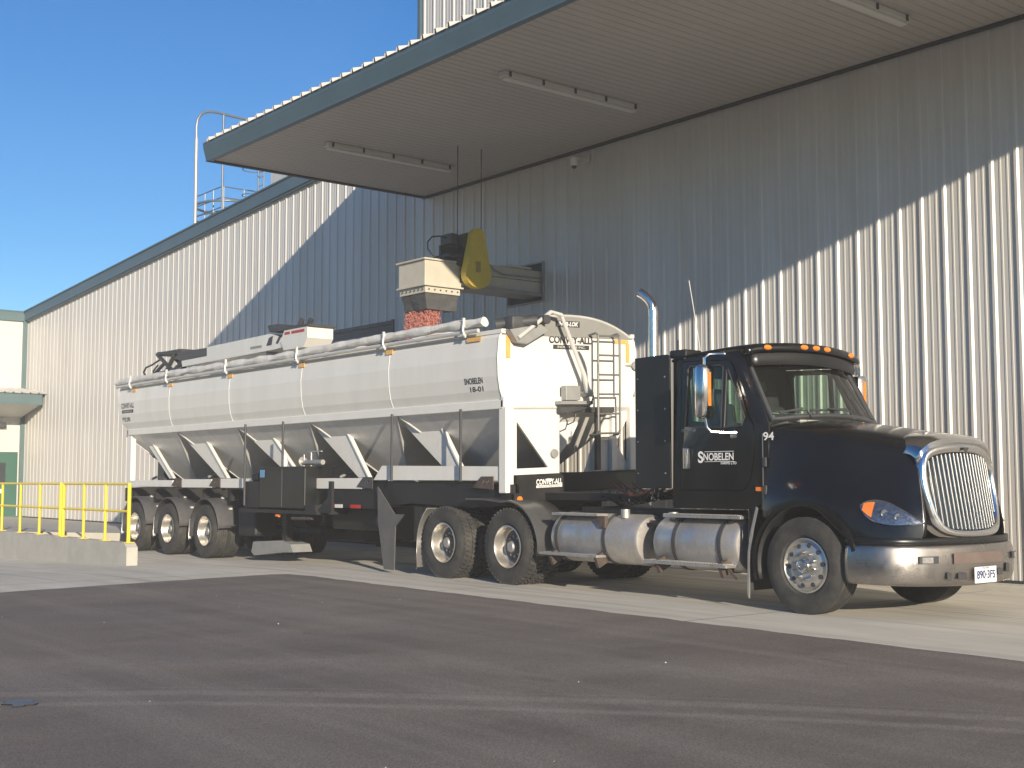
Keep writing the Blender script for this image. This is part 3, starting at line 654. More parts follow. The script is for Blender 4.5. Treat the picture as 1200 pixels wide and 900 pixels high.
# ================================================================== TRACTOR
CYT = 12.45
TR = empty('semi_truck', (-11.5, CYT, 0), 'black conventional semi truck with a chrome grille parked in front of the ribbed wall', 'truck')
for s_ in (-1, 1):
    yo = CYT+s_*1.24
    wheel(TR, -8.82, .53, s_, 'front', yo-s_*.02)
    for x in (-13.98, -15.52): wheel(TR, x, .53, s_, 'drive', yo)
ax = MB()
for x in (-13.98, -15.52): ax.cyl((x, 11.5, .53), (x, 13.4, .53), .09).lathe([(-.2, .08), (-.1, .2), (.1, .2), (.2, .08)], (x, CYT, .53), 'y', 20)
ax.cyl((-8.82, 11.5, .48), (-8.82, 13.4, .48), .06); ax.build('axle', M['chassis'], TR)
fr = MB()
for y in (12.03, 12.87): fr.bb(-16.9, -8.0, y-.04, y+.04, .76, 1.03)
for x in (-16.8, -14.7, -12.9, -11.4, -9.9): fr.bb(x-.05, x+.05, 12.07, 12.83, .78, 1.0)
fr.bb(-12.9, -11.0, 11.7, 13.2, 1.03, 1.06)
fr.build('frame_rail', M['chassis'], TR)
MB().lathe([(0, .45), (.05, .5), (.12, .48), (.12, .02)], (-14.5, CYT, 1.03), 'z', 28).bb(-14.9, -14.1, 12.0, 12.9, .98, 1.1).build('fifth_wheel', M['chassis'], TR)
MB().bb(-9.6, -7.9, 12.05, 12.85, .55, 1.5).build('engine', M['chassis'], TR)

# --- cab shell
def arcpts(cx, cz, r, a0, a1, n): return [(cx+r*math.cos(R(a0+(a1-a0)*i/n)), cz+r*math.sin(R(a0+(a1-a0)*i/n))) for i in range(n+1)]
side_outer = [(-10.92, 1.12), (-9.60, 1.12), (-9.44, 1.3), (-9.40, 2.10), (-9.80, 2.90), (-9.9, 2.99), (-10.92, 3.0)]
door_poly = [(-10.80, 1.34), (-9.78, 1.34), (-9.68, 1.45), (-9.62, 1.75), (-9.62, 2.10), (-9.70, 2.22), (-9.96, 2.84), (-10.06, 2.90), (-10.80, 2.93)]
def shrink(poly, d):
    cx = sum(p[0] for p in poly)/len(poly); cz = sum(p[1] for p in poly)/len(poly)
    return [(cx+(x-cx)*(1-d/abs(x-cx) if abs(x-cx) > .05 else 1), cz+(z-cz)*(1-d/abs(z-cz) if abs(z-cz) > .05 else 1)) for x, z in poly]
win = [(-10.70, 2.12), (-10.12, 2.09), (-10.12, 2.82), (-10.17, 2.84), (-10.66, 2.86), (-10.70, 2.82)]
vent = [(-10.07, 2.09), (-9.80, 2.10), (-9.76, 2.2), (-10.04, 2.78), (-10.07, 2.78)]
def tumble(mb, s_):
    for v in mb.bm.verts:
        if v.co.z > 2.05: v.co.y -= s_*(v.co.z-2.05)*.07
    return mb
def ysort(a, b): return (min(a, b), max(a, b))
for s_ in (-1, 1):
    ys = CYT+s_*1.07; a, b = ysort(ys-s_*.035, ys)
    tumble(MB().plate(side_outer, [door_poly], a, b, bev=.006), s_).build('cab_side', M['black'], TR, smooth=True)
    a, b = ysort(ys-s_*.03, ys+s_*.006)
    dr = tumble(MB().plate(shrink(door_poly, .008), [win, vent], a, b, bev=.006), s_).build('door', M['black'], TR, smooth=True)
    yg = ys-s_*.02
    for nm, poly in (('window', win), ('vent_window', vent)):
        a, b = ysort(yg-.002, yg+.002); tumble(MB().prism([(x, z) for x, z in poly], a, b), s_).build(nm, M['glass'], dr)
        edge_ = [(x, yg+s_*.02, z) for x, z in poly]
        tumble(MB().tube(edge_, .012, seg=6, closed=True), s_).build('window_seal', M['ink'], dr, smooth=True)
    MB().bb(-10.72, -10.62, ys+(s_*.002), ys+s_*.03, 1.60, 1.86, bev=.012).build('door_handle', M['chrome'] if s_ < 0 else M['ink'], dr)
    MB().cyl((-10.66, ys+s_*.03, 1.62), (-10.66, ys+s_*.05, 1.84), .014).build('pull_handle', M['chrome'], dr, smooth=True)
    # extender panel
    ye = CYT+s_*1.09; a, b = ysort(ye-s_*.03, ye)
    fp = MB().plate([(-11.55, 1.36), (-10.94, 1.36), (-10.94, 3.01), (-11.0, 3.03), (-11.55, 3.02)], [], a, b, bev=.008).build('side_extender', M['panelblack'], TR, smooth=True)
    rv_ = MB()
    for zz in (1.55, 1.95, 2.35, 2.75): rv_.cyl((-11.02, ye, zz), (-11.02, ye+s_*.006, zz), .012, seg=8); rv_.cyl((-11.5, ye, zz), (-11.5, ye+s_*.006, zz), .008, seg=8)
    rv_.build('rivet', M['alu'], fp)
rwp = [(11.72, 2.2), (13.18, 2.2), (13.22, 2.26), (13.18, 2.76), (11.72, 2.76), (11.68, 2.70)]
cbk = MB().plate([(CYT-1.04, 1.15), (CYT+1.04, 1.15), (CYT+1.0, 2.98), (CYT-1.0, 2.98)], [rwp], -10.95, -10.89, axis='x').build('cab_back', M['panelblack'], TR)
MB().prism(rwp, -10.92, -10.916, axis='x').build('rear_window', M['glass'], cbk)
MB().bb(-10.9, -9.5, CYT-1.02, CYT+1.02, 1.12, 1.18).build('floor', M['seat'], TR)
# roof with visor brim
rows = []
for x, zs, zc, hw in ((-10.96, 2.94, 3.00, 1.05), (-10.95, 3.0, 3.05, 1.04), (-10.6, 3.03, 3.09, 1.04), (-10.1, 3.05, 3.12, 1.05), (-9.86, 3.055, 3.125, 1.08), (-9.72, 3.045, 3.11, 1.09), (-9.695, 3.03, 3.10, 1.09), (-9.685, 2.97, 3.03, 1.09), (-9.69, 2.955, 3.01, 1.085), (-9.80, 2.95, 3.0, 1.05)):
    row = []
    for i in range(17):
        u = -1+2*i/16; bul = .16*(1-u*u) if x > -9.9 else 0
        e = max(0, abs(u)-.85)/.15
        row.append((x+bul, CYT+u*hw, zs+(zc-zs)*(1-u*u)-.02*e*e))
    rows.append(row)
mb = MB(); mb.grid(rows); roof = mb.build('roof', M['black'], TR, smooth=True, sub=1, solid=.02)
for dy in (-.80, -.22, 0, .22, .80):
    u = dy/1.09; x = -9.688+.16*(1-u*u); z = 2.995+.062*(1-u*u)
    MB().lathe([(0, .072), (.02, .06), (.034, .035), (.038, .003)], (0, 0, 0), 'x', 20)
    q = MB().lathe([(0, .066), (.016, .058), (.028, .035), (.032, .003)], (0, 0, 0), 'x', 20)
    for v in q.bm.verts: v.co = Vector((v.co.x+x-.005, v.co.y+CYT+dy, v.co.z*.5+z))
    q.build('marker_light', M['orange'], roof, smooth=True)
# sun visor under the brim
rows = []
for x, z in ((-9.78, 2.96), (-9.72, 2.94), (-9.70, 2.86), (-9.715, 2.80), (-9.73, 2.80), (-9.78, 2.94)):
    rows.append([(x+.15*(1-u*u), CYT+u*1.0, z+.05*(1-u*u)) for u in [-1+2*i/16 for i in range(17)]])
mb = MB(); mb.grid(rows); mb.build('sun_visor', M['panelblack'], TR, smooth=True, solid=.01)
# windscreen
def wsp(u, t, off=0):
    xb, xt = -9.42+.20*(1-u*u), -9.86+.15*(1-u*u); zb, zt = 2.13+.07*(1-u*u), 2.93+.06*(1-u*u); hw = 1.045-.07*t
    return Vector((xb+(xt-xb)*t+off*.85, CYT+u*hw, zb+(zt-zb)*t+off*.5))
mb = MB(); mb.grid([[wsp(u, t) for u in [-.93+1.86*i/16 for i in range(17)]] for t in [.05+.9*k/6 for k in range(7)]]); ws = mb.build('windscreen', M['glass'], TR, smooth=True)
fr_ = [wsp(-.95, .03+.94*k/8) for k in range(9)]+[wsp(-.95+1.9*k/16, .97) for k in range(1, 17)]+[wsp(.95, .97-.94*k/8) for k in range(1, 9)]+[wsp(.95-1.9*k/16, .03) for k in range(1, 16)]
MB().tube(fr_, .03, closed=True).build('windscreen_seal', M['ink'], ws, smooth=True)
for s_ in (-1, 1):
    rows = [[wsp(s_*1.0, t), wsp(s_*1.06, t)-Vector((.10, 0, 0)), wsp(s_*.93, t)-Vector((.05, 0, 0)), wsp(s_*.93, t, .012)] for t in [0, .25, .5, .75, 1]]
    MB().loft(rows).build('pillar', M['black'], TR, smooth=True)
for y in (11.95, 12.75):
    MB().tube([(-9.22, y, 2.19), wsp((y-.02-CYT)/1.04, .10, .03), wsp((y-.45-CYT)/1.04, .12, .03)], .010, seg=6).tube([wsp((y-.75-CYT)/1.04 if y > 12 else -.85, .10, .02), wsp((y-.05-CYT)/1.04, .14, .02)], .014, seg=6).build('wiper', M['ink'], TR)
# interior
MB().prism([(-9.50, 2.24), (-9.72, 2.27), (-9.9, 2.1), (-9.85, 1.3), (-9.5, 1.3)], CYT-.98, CYT+.98).prism([(-9.32, 2.20), (-9.505, 2.25), (-9.505, 1.4), (-9.32, 1.9)], CYT-.6, CYT+.6).build('dashboard', M['dash'], TR)
for y in (11.97, 12.95):
    s = MB().bb(-10.62, -10.15, y-.25, y+.25, 1.55, 1.72, bev=.05).box((-10.62, y, 2.05), (.14, .48, .75), rot=(0, R(-8), 0), bev=.05).box((-10.68, y, 2.50), (.10, .28, .2), rot=(0, R(-8), 0), bev=.03)
    s.build('seat', M['seat'], TR, smooth=True)
MB().tube([(-9.88+.09*math.cos(a)*.5, 11.97+.22*math.cos(a), 2.06+.20*math.sin(a)) for a in [i*2*math.pi/24 for i in range(24)]], .014, closed=True).cyl((-9.88, 11.97, 2.06), (-9.7, 11.97, 1.98), .03).build('steering_wheel', M['ink'], TR, smooth=True)

# --- hood
cx_ = [-9.5, -9.2, -8.9, -8.6, -8.3, -8.05, -7.8, -7.58]
grid = [
 ([0, 0, 0, 0, 0, 0, 0, 0], [1.12, 1.20, 1.22, 1.22, 1.20, 1.14, 1.0, .76], [.98, 1.10, 1.20, 1.16, .82, .80, .80, .82]),
 ([0]*8, [1.10, 1.20, 1.23, 1.23, 1.20, 1.13, .98, .745], [1.2, 1.28, 1.36, 1.32, 1.17, 1.04, 1.0, 1.0]),
 ([0, 0, 0, 0, 0, 0, -.01, -.04], [1.07, 1.07, 1.06, 1.05, 1.03, .97, .87, .73], [1.45, 1.48, 1.50, 1.46, 1.38, 1.30, 1.25, 1.22]),
 ([0, 0, 0, 0, 0, -.02, -.06, -.08], [1.08, 1.03, 1.0, .97, .92, .87, .80, .72], [1.75, 1.72, 1.68, 1.63, 1.57, 1.50, 1.45, 1.42]),
 ([0, 0, 0, 0, -.02, -.05, -.10, -.13], [1.06, .99, .94, .89, .85, .80, .75, .70], [2.0, 1.96, 1.92, 1.87, 1.80, 1.75, 1.70, 1.66]),
 ([0, 0, 0, 0, -.02, -.05, -.11, -.22], [.99, .90, .84, .79, .76, .72, .69, .64], [2.12, 2.09, 2.05, 2.0, 1.95, 1.90, 1.86, 1.83]),
 ([.03, 0, 0, 0, -.02, -.05, -.11, -.22], [.52, .50, .47, .44, .41, .38, .36, .35], [2.17, 2.15, 2.12, 2.08, 2.04, 1.99, 1.95, 1.90]),
 ([.05, 0, 0, 0, -.02, -.05, -.11, -.22], [0]*8, [2.19, 2.17, 2.14, 2.10, 2.06, 2.02, 1.97, 1.92]),
]
rows = []
for dxs, dys, zs in grid: rows.append([(cx_[i]+dxs[i], CYT-dys[i], zs[i]) for i in range(8)])
for dxs, dys, zs in grid[-2::-1]: rows.append([(cx_[i]+dxs[i], CYT+dys[i], zs[i]) for i in range(8)])
mb = MB(); mb.grid(rows); hood = mb.build('hood', M['black'], TR, smooth=True, sub=3, solid=.012)
bpy.context.view_layer.update()
dg = bpy.context.evaluated_depsgraph_get(); he = hood.evaluated_get(dg); hm = he.to_mesh(); mw = Matrix.Translation(Vector(hood['_w']))
HB = BVHTree.FromPolygons([mw @ v.co for v in hm.vertices], [p.vertices[:] for p in hm.polygons]); he.to_mesh_clear()
def onhood(x, z, s_=-1, off=.01):
    h = HB.ray_cast(Vector((x, CYT+s_*2, z)), Vector((0, -s_, 0)))
    if h[0] is None: return Vector((x, CYT+s_*.7, z))
    n = h[1] if h[1].y*s_ > 0 else -h[1]
    return h[0]+n*off
for s_ in (-1, 1):
    # wheel arch lip
    pts = []
    for i in range(25):
        a = R(196-(196+20-4)*i/24*.92); x = -8.82+.665*math.cos(a); z = .53+.665*math.sin(a)
        pts.append((x, CYT+s_*1.215, z))
    rows = [[Vector(p), Vector(p)+Vector((0, s_*.022, .0)), Vector(p)+Vector(((p[0]+8.82)*.07, s_*.02, (p[2]-.53)*.07)), Vector(p)+Vector(((p[0]+8.82)*.10, -s_*.03, (p[2]-.53)*.10))] for p in pts]
    m_ = MB(); m_.grid(rows); m_.build('arch_lip', M['black'], TR, smooth=True, solid=.008)
    rows = [[(x, CYT+s_*1.21, z), (x, CYT+s_*.80, z)] for x, _, z in pts]
    m_ = MB(); m_.grid(rows); m_.build('inner_arch', M['chassis'], TR, smooth=True, solid=.01)
    # headlamp
    def shape(s0, t): # s along 0..1, t -1..1
        x = -8.16+.55*s0; zc = 1.185-.175*s0; hh = .108*math.sin(math.pi*min(1, s0**.72))**.95+.003
        return x, zc+t*hh
    g_ = [[onhood(*shape(i/22, -1+2*k/8), s_, .022) for k in range(9)] for i in range(23)]
    hl = MB(); hl.grid([[onhood(*shape(i/22, -1+2*k/8), s_, .006) for k in range(9)] for i in range(23)]); hl = hl.build('headlight', mat('lamp_reflector', (.33, .33, .34), .15, .95, .95, 38), TR, smooth=True)  # high-contrast noise in the reflector colour stands in for sparkle
    m_ = MB(); m_.grid(g_); m_.build('lens', M['lens'], hl, smooth=True)
    m_ = MB(); m_.grid([[onhood(*shape(i/22, -.8+1.6*k/8), s_, .014) for k in range(9)] for i in range(1, 6)]); m_.build('indicator_lens', M['orange'], hl, smooth=True)
    for s0, r0 in ((.42, .042), (.63, .040)):
        c_ = onhood(*shape(s0, 0), s_, .004); d_ = Vector((.75, s_*.6, 0)).normalized()
        m_ = MB(); q = d_.to_track_quat('Z', 'Y'); rr_ = []
        for a_, r_ in ((0, .004), (.002, r0*.5), (.014, r0), (.018, r0*.9)): rr_.append([c_+d_*a_+q @ Vector((math.cos(t)*r_, math.sin(t)*r_, 0)) for t in [i*2*math.pi/20 for i in range(20)]])
        m_.grid(rr_, closed=True); m_.build('bulb_reflector', M['chrome'], hl, smooth=True)
    bd = [onhood(*shape(i/22, 1), s_, .014) for i in range(23)]+[onhood(*shape(i/22, -1), s_, .014) for i in range(22, -1, -1)]
    MB().tube(bd, .006, seg=6).build('bezel', M['chrome'], hl, smooth=True)
for z0 in (0,):   # raised ribs along the top of the hood
    for dy in (-.62, .62):
        pass
MB().box((-9.52, CYT-1.085, 1.36), (.14, .02, .05), bev=.01).build('side_marker', M['orange'], TR)
for z in (1.30, 1.62): MB().box((-9.44, CYT-1.10, z+.05), (.05, .03, .11), bev=.01).build('hood_latch', M['ink'], TR)
MB().tube([(-9.475, CYT-1.092, z) for z in (1.15, 1.4, 1.7, 2.0)], .007, seg=6).build('hood_gap', M['ink'], TR)
tl = MB()
tl.text('94', (-9.47, min(onhood(-9.40, 1.95, -1, .012).y, 11.372), 1.92), .15, (1, 0, 0), (0, 0, 1), .004, height=.09, bold=.02); tl.build('unit_number', M['white'], TR)

# --- grille
def gx_(dy, z): return -7.47-(z-.86)*.16-.10*(dy/.66)**2
outer = [(0, .845), (.26, .85), (.47, .865), (.60, .93), (.675, 1.06), (.72, 1.30), (.725, 1.52), (.69, 1.72), (.60, 1.83), (.40, 1.875), (.20, 1.89), (0, 1.895)]
inner = [(0, .935), (.22, .94), (.40, .955), (.50, 1.0), (.565, 1.12), (.61, 1.30), (.62, 1.50), (.60, 1.62), (.53, 1.70), (.36, 1.735), (.18, 1.75), (0, 1.755)]
full = lambda h: h+[(-a, b) for a, b in h[-2:0:-1]]
O, I = full(outer), full(inner)
def mixp(t): return [((1-t)*a[0]+t*b[0], (1-t)*a[1]+t*b[1]) for a, b in zip(O, I)]
rows = []
for t, d in ((-.12, -.10), (0, -.0), (.25, .035), (.65, .04), (1, .0), (1.02, -.06)):
    rows.append([(gx_(a, b)+d, CYT+a, b) for a, b in mixp(t)])
mb = MB(); mb.grid(rows, closed=True); gr = mb.build('grille', M['chrome'], TR, smooth=True, sub=2)
nb = 18
for k in range(nb):
    dy = -.56+1.12*k/(nb-1)
    zb = interp(abs(dy), [0, .22, .40, .50, .565, .61], [.935, .94, .955, 1.0, 1.12, 1.3]); zt = interp(abs(dy), [0, .18, .36, .53, .60], [1.755, 1.75, 1.735, 1.70, 1.62])
    rows = []
    for i in range(9):
        z = zb+(zt-zb)*i/8; x = gx_(dy, z)-.015
        rows.append([(x+.018*math.cos(a), CYT+dy+.0155*math.sin(a), z) for a in [j*2*math.pi/10 for j in range(10)]])
    m_ = MB(); m_.grid(rows, closed=True); m_.build('grille_bar', M['bar'], gr, smooth=True)
rows = [[(gx_(a, b)-.06, CYT+a, b) for a, b in I], [(-7.62, CYT+a*.02, 1.35+(b-1.35)*.02) for a, b in I]]
mb = MB(); mb.grid(rows, closed=True); mb.build('radiator_screen', M['ink'], gr)
# chrome nose cap above grille
rows = []
for x, z, hw in ((-7.98, 1.99, .64), (-7.92, 1.99, .67), (-7.78, 1.975, .71), (-7.66, 1.95, .735), (-7.60, 1.91, .74), (-7.585, 1.87, .73), (-7.62, 1.84, .71)):
    rows.append([(x-.11*(u*u)**1.3, CYT+u*hw, z-.04*u*u-.18*abs(u)**6) for u in [-1+2*i/18 for i in range(19)]])
mb = MB(); mb.grid(rows); mb.build('nose_cap', M['chrome'], TR, smooth=True, solid=.01)
MB().prism([(-.045, 1.80), (.045, 1.80), (.02, 1.77), (0, 1.70), (-.02, 1.77)], 0, .012, axis='x')
em = MB().prism([(CYT-.05, 1.815), (CYT+.05, 1.815), (CYT+.025, 1.78), (CYT, 1.73), (CYT-.025, 1.78)], gx_(0, 1.8)+.045, gx_(0, 1.8)+.055, axis='x').build('emblem', M['ink'], gr)

# --- bumper
bp = [(-8.26, 1.225), (-8.08, 1.228), (-7.92, 1.21), (-7.76, 1.14), (-7.62, .99), (-7.53, .78), (-7.47, .52), (-7.44, .26), (-7.43, 0)]
bpath = [(x, -d) for x, d in bp]+[(x, d) for x, d in bp[-2::-1]]
def bnorm(i):
    a = Vector(bpath[max(0, i-1)]); b = Vector(bpath[min(len(bpath)-1, i+1)]); d = (b-a).normalized(); return Vector((d.y, -d.x))
rows = []
for z, o in ((.335, -.10), (.345, -.02), (.37, .0), (.50, .02), (.62, .022), (.74, .008), (.775, -.006), (.785, -.03), (.785, -.12)):
    rows.append([(x+bnorm(i).x*o, CYT+y+bnorm(i).y*o, z+(.03*abs(y)/1.2 if z < .4 else 0)) for i, (x, y) in enumerate(bpath)])
mb = MB(); mb.grid(rows); bu = mb.build('bumper', M['bumper'], TR, smooth=True, sub=2, solid=.006)
bu_b = MB(); 
def bpos(d, z, off):  # point on bumper face by lateral distance d
    ad = abs(d); x = interp(ad, [b_[1] for b_ in bp[::-1]][:-2], [b_[0] for b_ in bp[::-1]][:-2]); s2 = .02+off
    return Vector((x+s2, CYT+d, z))
for s_ in (-1, 1):
    f = MB(); f.grid([[bpos(s_*(.72+.22*i/6), .60+.075*(k/4), .012) for k in range(5)] for i in range(7)]); f = f.build('fog_lamp', M['ink'], bu, solid=.01)
    f2 = MB(); f2.grid([[bpos(s_*(.79+.12*i/6), .605+.06*(k/4), .016) for k in range(5)] for i in range(7)]); f2.build('fog_lens', mat('fog_reflector', (.7, .68, .62), .2, .8, .2, 20), bu, solid=.008)
for d0, d1, z0, z1, mm, nm in ((-.50, .42, .585, .70, mat('brown_bumper_panel', (.20, .15, .13), .5, .4, .15, 4), 'step_pad'), (-.44, -.30, .42, .49, M['ink'], 'tow_slot'), (.30, .42, .44, .51, M['ink'], 'tow_slot'), (.52, .62, .46, .56, M['ink'], 'vent_slot'), (-.60, -.54, .42, .50, M['ink'], 'vent_slot')):
    f = MB(); f.grid([[bpos(d0+(d1-d0)*i/8, z0+(z1-z0)*k/3, .008) for k in range(4)] for i in range(9)]); f.build(nm, mm, bu, solid=.004)
pl = MB().box((-7.385, CYT+.01, .46), (.008, .42, .17), bev=.003).build('licence_plate', M['white'], bu)
tx = MB().text('890·3FS', (-7.380, CYT+.01, .42), .35, (0, 1, 0), (0, 0, 1), .003, height=.085, bold=.02, center=True).text('ONTARIO', (-7.380, CYT+.01, .52), .14, (0, 1, 0), (0, 0, 1), .003, center=True).build('plate_lettering', mat('blue_lettering', (.03, .05, .16), .5), bu)
rows = [[(x-.03, CYT+y*.985, z) for x, y in bpath] for z in (.78, .86)]
mb = MB(); mb.grid(rows); mb.build('bumper_filler', M['panelblack'], TR, smooth=True, sub=1, solid=.01)

# --- mirrors
for s_ in (-1, 1):
    cy = CYT+s_*1.37; x = -10.10 if s_ < 0 else -9.90
    t = empty('mirror', (x, cy, 2.5), parent=TR)
    MB().box((x, cy, 2.50), (.15, .25, .64), bev=.06).build('housing', M['chrome'], t, smooth=True)
    MB().bb(x-.082, x-.074, cy-.10, cy+.10, 2.22, 2.78).build('glass', mat('mirror_glass', (.7, .72, .74), .03, 1, .02, 1), t)
    MB().box((x+.077, cy-s_*.0, 2.53), (.012, .045, .40), bev=.004).build('reflector', M['orange'], t)
    MB().tube([(x, cy, 2.80), (x, cy, 2.90), (x+.02, cy-s_*.06, 2.945), (x+.12, cy-s_*.2, 2.95), (x+.12, cy-s_*.36, 2.95)], .018).build('upper_arm', M['chrome'], t, smooth=True)
    MB().tube([(x, cy, 2.20), (x+.01, cy-s_*.02, 2.08), (x+.04, cy-s_*.06, 2.03), (x+.14, cy-s_*.2, 2.02), (x+.2, cy-s_*.29, 2.02)], .016).build('lower_arm', M['chrome'], t, smooth=True)
MB().box((-9.92, 11.385, 2.0), (.10, .05, .10), bev=.02).build('spot_bracket', M['chrome'], TR, smooth=True)
MB().tube([(-11.0, 12.0, 3.0), (-11.02, 12.0, 3.2), (-11.06, 11.86, 4.02)], .006, seg=6).build('antenna', M['lightsteel'], TR)
MB().cyl((-10.86, 11.44, 2.98), (-10.86, 11.44, 3.2), .01).cyl((-10.75, 11.44, 2.96), (-10.75, 11.44, 3.05), .02).build('aerial_stub', M['ink'], TR)
MB().bb(-11.0, -10.72, 11.42, 11.72, 2.98, 3.08, bev=.02).build('roof_box', M['panelblack'], TR)
# exhaust
ex = (-11.85, 12.0); pts = [(ex[0], ex[1], 1.2), (ex[0], ex[1], 3.72), (ex[0]-.01, ex[1]-.005, 3.80), (ex[0]-.05, ex[1]-.03, 3.88), (ex[0]-.12, ex[1]-.06, 3.95), (ex[0]-.17, ex[1]-.08, 3.98)]
MB().tube(pts, .062, seg=20).build('exhaust_stack', M['chrome'], TR, smooth=True)
# door lettering and badge
ysk = CYT-1.07-.008
MB().text('S', (-10.48, ysk-.002, 1.675), .075, (1, 0, 0), (0, 0, 1), .001, height=.13, bold=.03).text('NOBELEN', (-10.395, ysk-.002, 1.70), .47, (1, 0, 0), (0, 0, 1), .001, height=.085, bold=.022).build('door_lettering', M['white'], TR)
MB().bb(-10.38, -9.92, ysk-.003, ysk-.001, 1.80, 1.806).bb(-10.38, -9.92, ysk-.003, ysk-.001, 1.682, 1.687).build('door_lettering_line', M['white'], TR)
MB().text('FARMS LTD', (-10.12, ysk-.002, 1.65), .24, (1, 0, 0), (0, 0, 1), .001, height=.03, bold=.02).build('door_lettering', M['white'], TR)
MB().text('PROSTAR', (-10.76, ysk-.002, 2.05), .24, (1, 0, 0), (0, 0, 1), .001, height=.035, shear=.3).build('model_badge', M['alu'], TR)

# --- tanks and steps
def tank(x0, x1, name, straps):
    yc, zc, r = 11.56, .70, .325
    pr = [(x0-.0, .02), (x0, r*.7), (x0+.02, r*.93), (x0+.06, r), (x1-.06, r), (x1-.02, r*.93), (x1, r*.7), (x1, .02)]
    t = MB().lathe(pr, (0, yc, zc), 'x', 56).build(name, M['alu'], TR, smooth=True)
    for x in straps: MB().lathe([(x-.03, r), (x-.03, r+.012), (x+.03, r+.012), (x+.03, r)], (0, yc, zc), 'x', 56).build('strap', M['darksteel'], t, smooth=True)
    return t
t1 = tank(-11.16, -9.78, 'fuel_tank', (-10.78, -10.05)); t2 = tank(-13.10, -11.42, 'fuel_tank', (-12.95, -12.02))
MB().cyl((-11.8, 11.42, .98), (-11.8, 11.42, 1.09), .06).build('fuel_cap', M['alu'], t2, smooth=True)
MB().cyl((-11.42, 11.5, .93), (-11.22, 11.5, .93), .03).build('fuel_valve', M['rust'], t2, smooth=True)
MB().cyl((-10.95, 11.42, .98), (-10.95, 11.42, 1.07), .06).build('fuel_cap', M['alu'], t1, smooth=True)
def step(x0, x1, y, z, teeth=True):
    s = MB().bb(x0, x1, y-.10, y+.10, z-.035, z, bev=.006)
    if teeth:
        n = int((x1-x0)/.045)
        for k in range(n): s.bb(x0+.01+k*.045, x0+.032+k*.045, y-.104, y+.09, z, z+.012)
    return s.build('step', M['alu'], TR)
step(-10.98, -9.74, 11.36, 1.045); step(-11.2, -9.86, 11.24, .48); step(-13.2, -12.05, 11.24, .50, False); step(-13.05, -12.15, 11.34, 1.03, False)
bk = MB()
for x in (-12.1, -11.0, -9.98, -13.0): bk.box((x, 11.28, .45), (.05, .22, .16), rot=(R(25), 0, 0))
bk.bb(-12.12, -12.0, 11.24, 11.3, .85, 1.0).box((-9.9, 11.24, .42), (.3, .02, .03), rot=(0, R(38), 0)); bk.build('step_bracket', M['rust'], TR)
MB().bb(-13.0, -9.7, 11.75, 12.0, .55, 1.1).build('tank_bracket', M['chassis'], TR)
MB().bb(-9.66, -9.56, 11.30, 11.75, .62, 1.13, bev=.02).build('rear_fender_panel', M['black'], TR)
MB().prism([(-9.48, 1.16), (-9.46, 1.14), (-9.53, .9), (-9.58, .66), (-9.60, .12), (-9.625, .16), (-9.61, .64), (-9.56, .9)], 11.23, 11.25).build('splash_guard', M['alu'], TR)
MB().bb(-9.68, -9.655, 11.3, 11.75, .2, .75).build('mud_flap', M['rubber'], TR)
# quarter fenders on drives
def arcband(xc, zc, r, a0, a1, y0, y1, n=20, ext=None):
    pts = [(xc+r*math.cos(R(a0+(a1-a0)*i/n)), zc+r*math.sin(R(a0+(a1-a0)*i/n))) for i in range(n+1)]
    if ext: pts = ext(pts)
    m_ = MB(); m_.grid([[(x, y0, z-.025), (x, y0, z), (x, y0+.012, z+.008), (x, (y0+y1)/2, z+.01), (x, y1, z)] for x, z in pts]); return m_
for s_ in (-1, 1):
    y0 = CYT+s_*1.25; y1 = CYT+s_*.62
    arcband(-13.98, .50, .68, 100, 8, y0, y1, ext=lambda p: [(-14.95, 1.20), (-14.5, 1.20)]+p+[(p[-1][0]-.01, .42)]).build('quarter_fender', M['plastic'] if s_ > 0 else mat('polished_fender', (.20, .20, .20), .3, .7, .1, 3), TR, smooth=True, solid=.006)
    arcband(-15.52, .50, .68, 128, 178, y0, y1, ext=lambda p: p+[(p[-1][0]-.01, .12)]).build('quarter_fender', M['alu'], TR, smooth=True, solid=.006)
    MB().prism([(-17.32, 1.36), (-16.82, .93), (-16.55, .93), (-16.80, .74), (-16.83, .05), (-17.12, .05), (-17.30, .82)], *ysort(y0, y0-s_*.02)).build('mud_flap', M['steel'] if s_ > 0 else mat('scuffed_grey_flap', (.13, .125, .12), .5, .3, .2, 3), TR)
# air lines behind the cab
hs = MB()
for k in range(5):
    y = 11.9+k*.14; pts = []
    for i in range(40): t = i/39; pts.append((-11.65-1.1*t, y+.05*math.sin(i*1.6+k), 1.28+.02*k-.10*math.sin(math.pi*t)+.05*math.cos(i*1.6+k)))
    hs.tube(pts, .011, seg=6)
hs.build('air_hose', M['ink'], TR, smooth=True)
hs = MB()
for k in range(3): hs.tube([(-11.6-.9*i/10, 11.85+.2*k, 1.42-.16*math.sin(math.pi*i/10)) for i in range(11)], .018, seg=6)
hs.build('air_hose', mat('red_hose', (.16, .025, .02), .6, 0, .2, 5), TR, smooth=True)

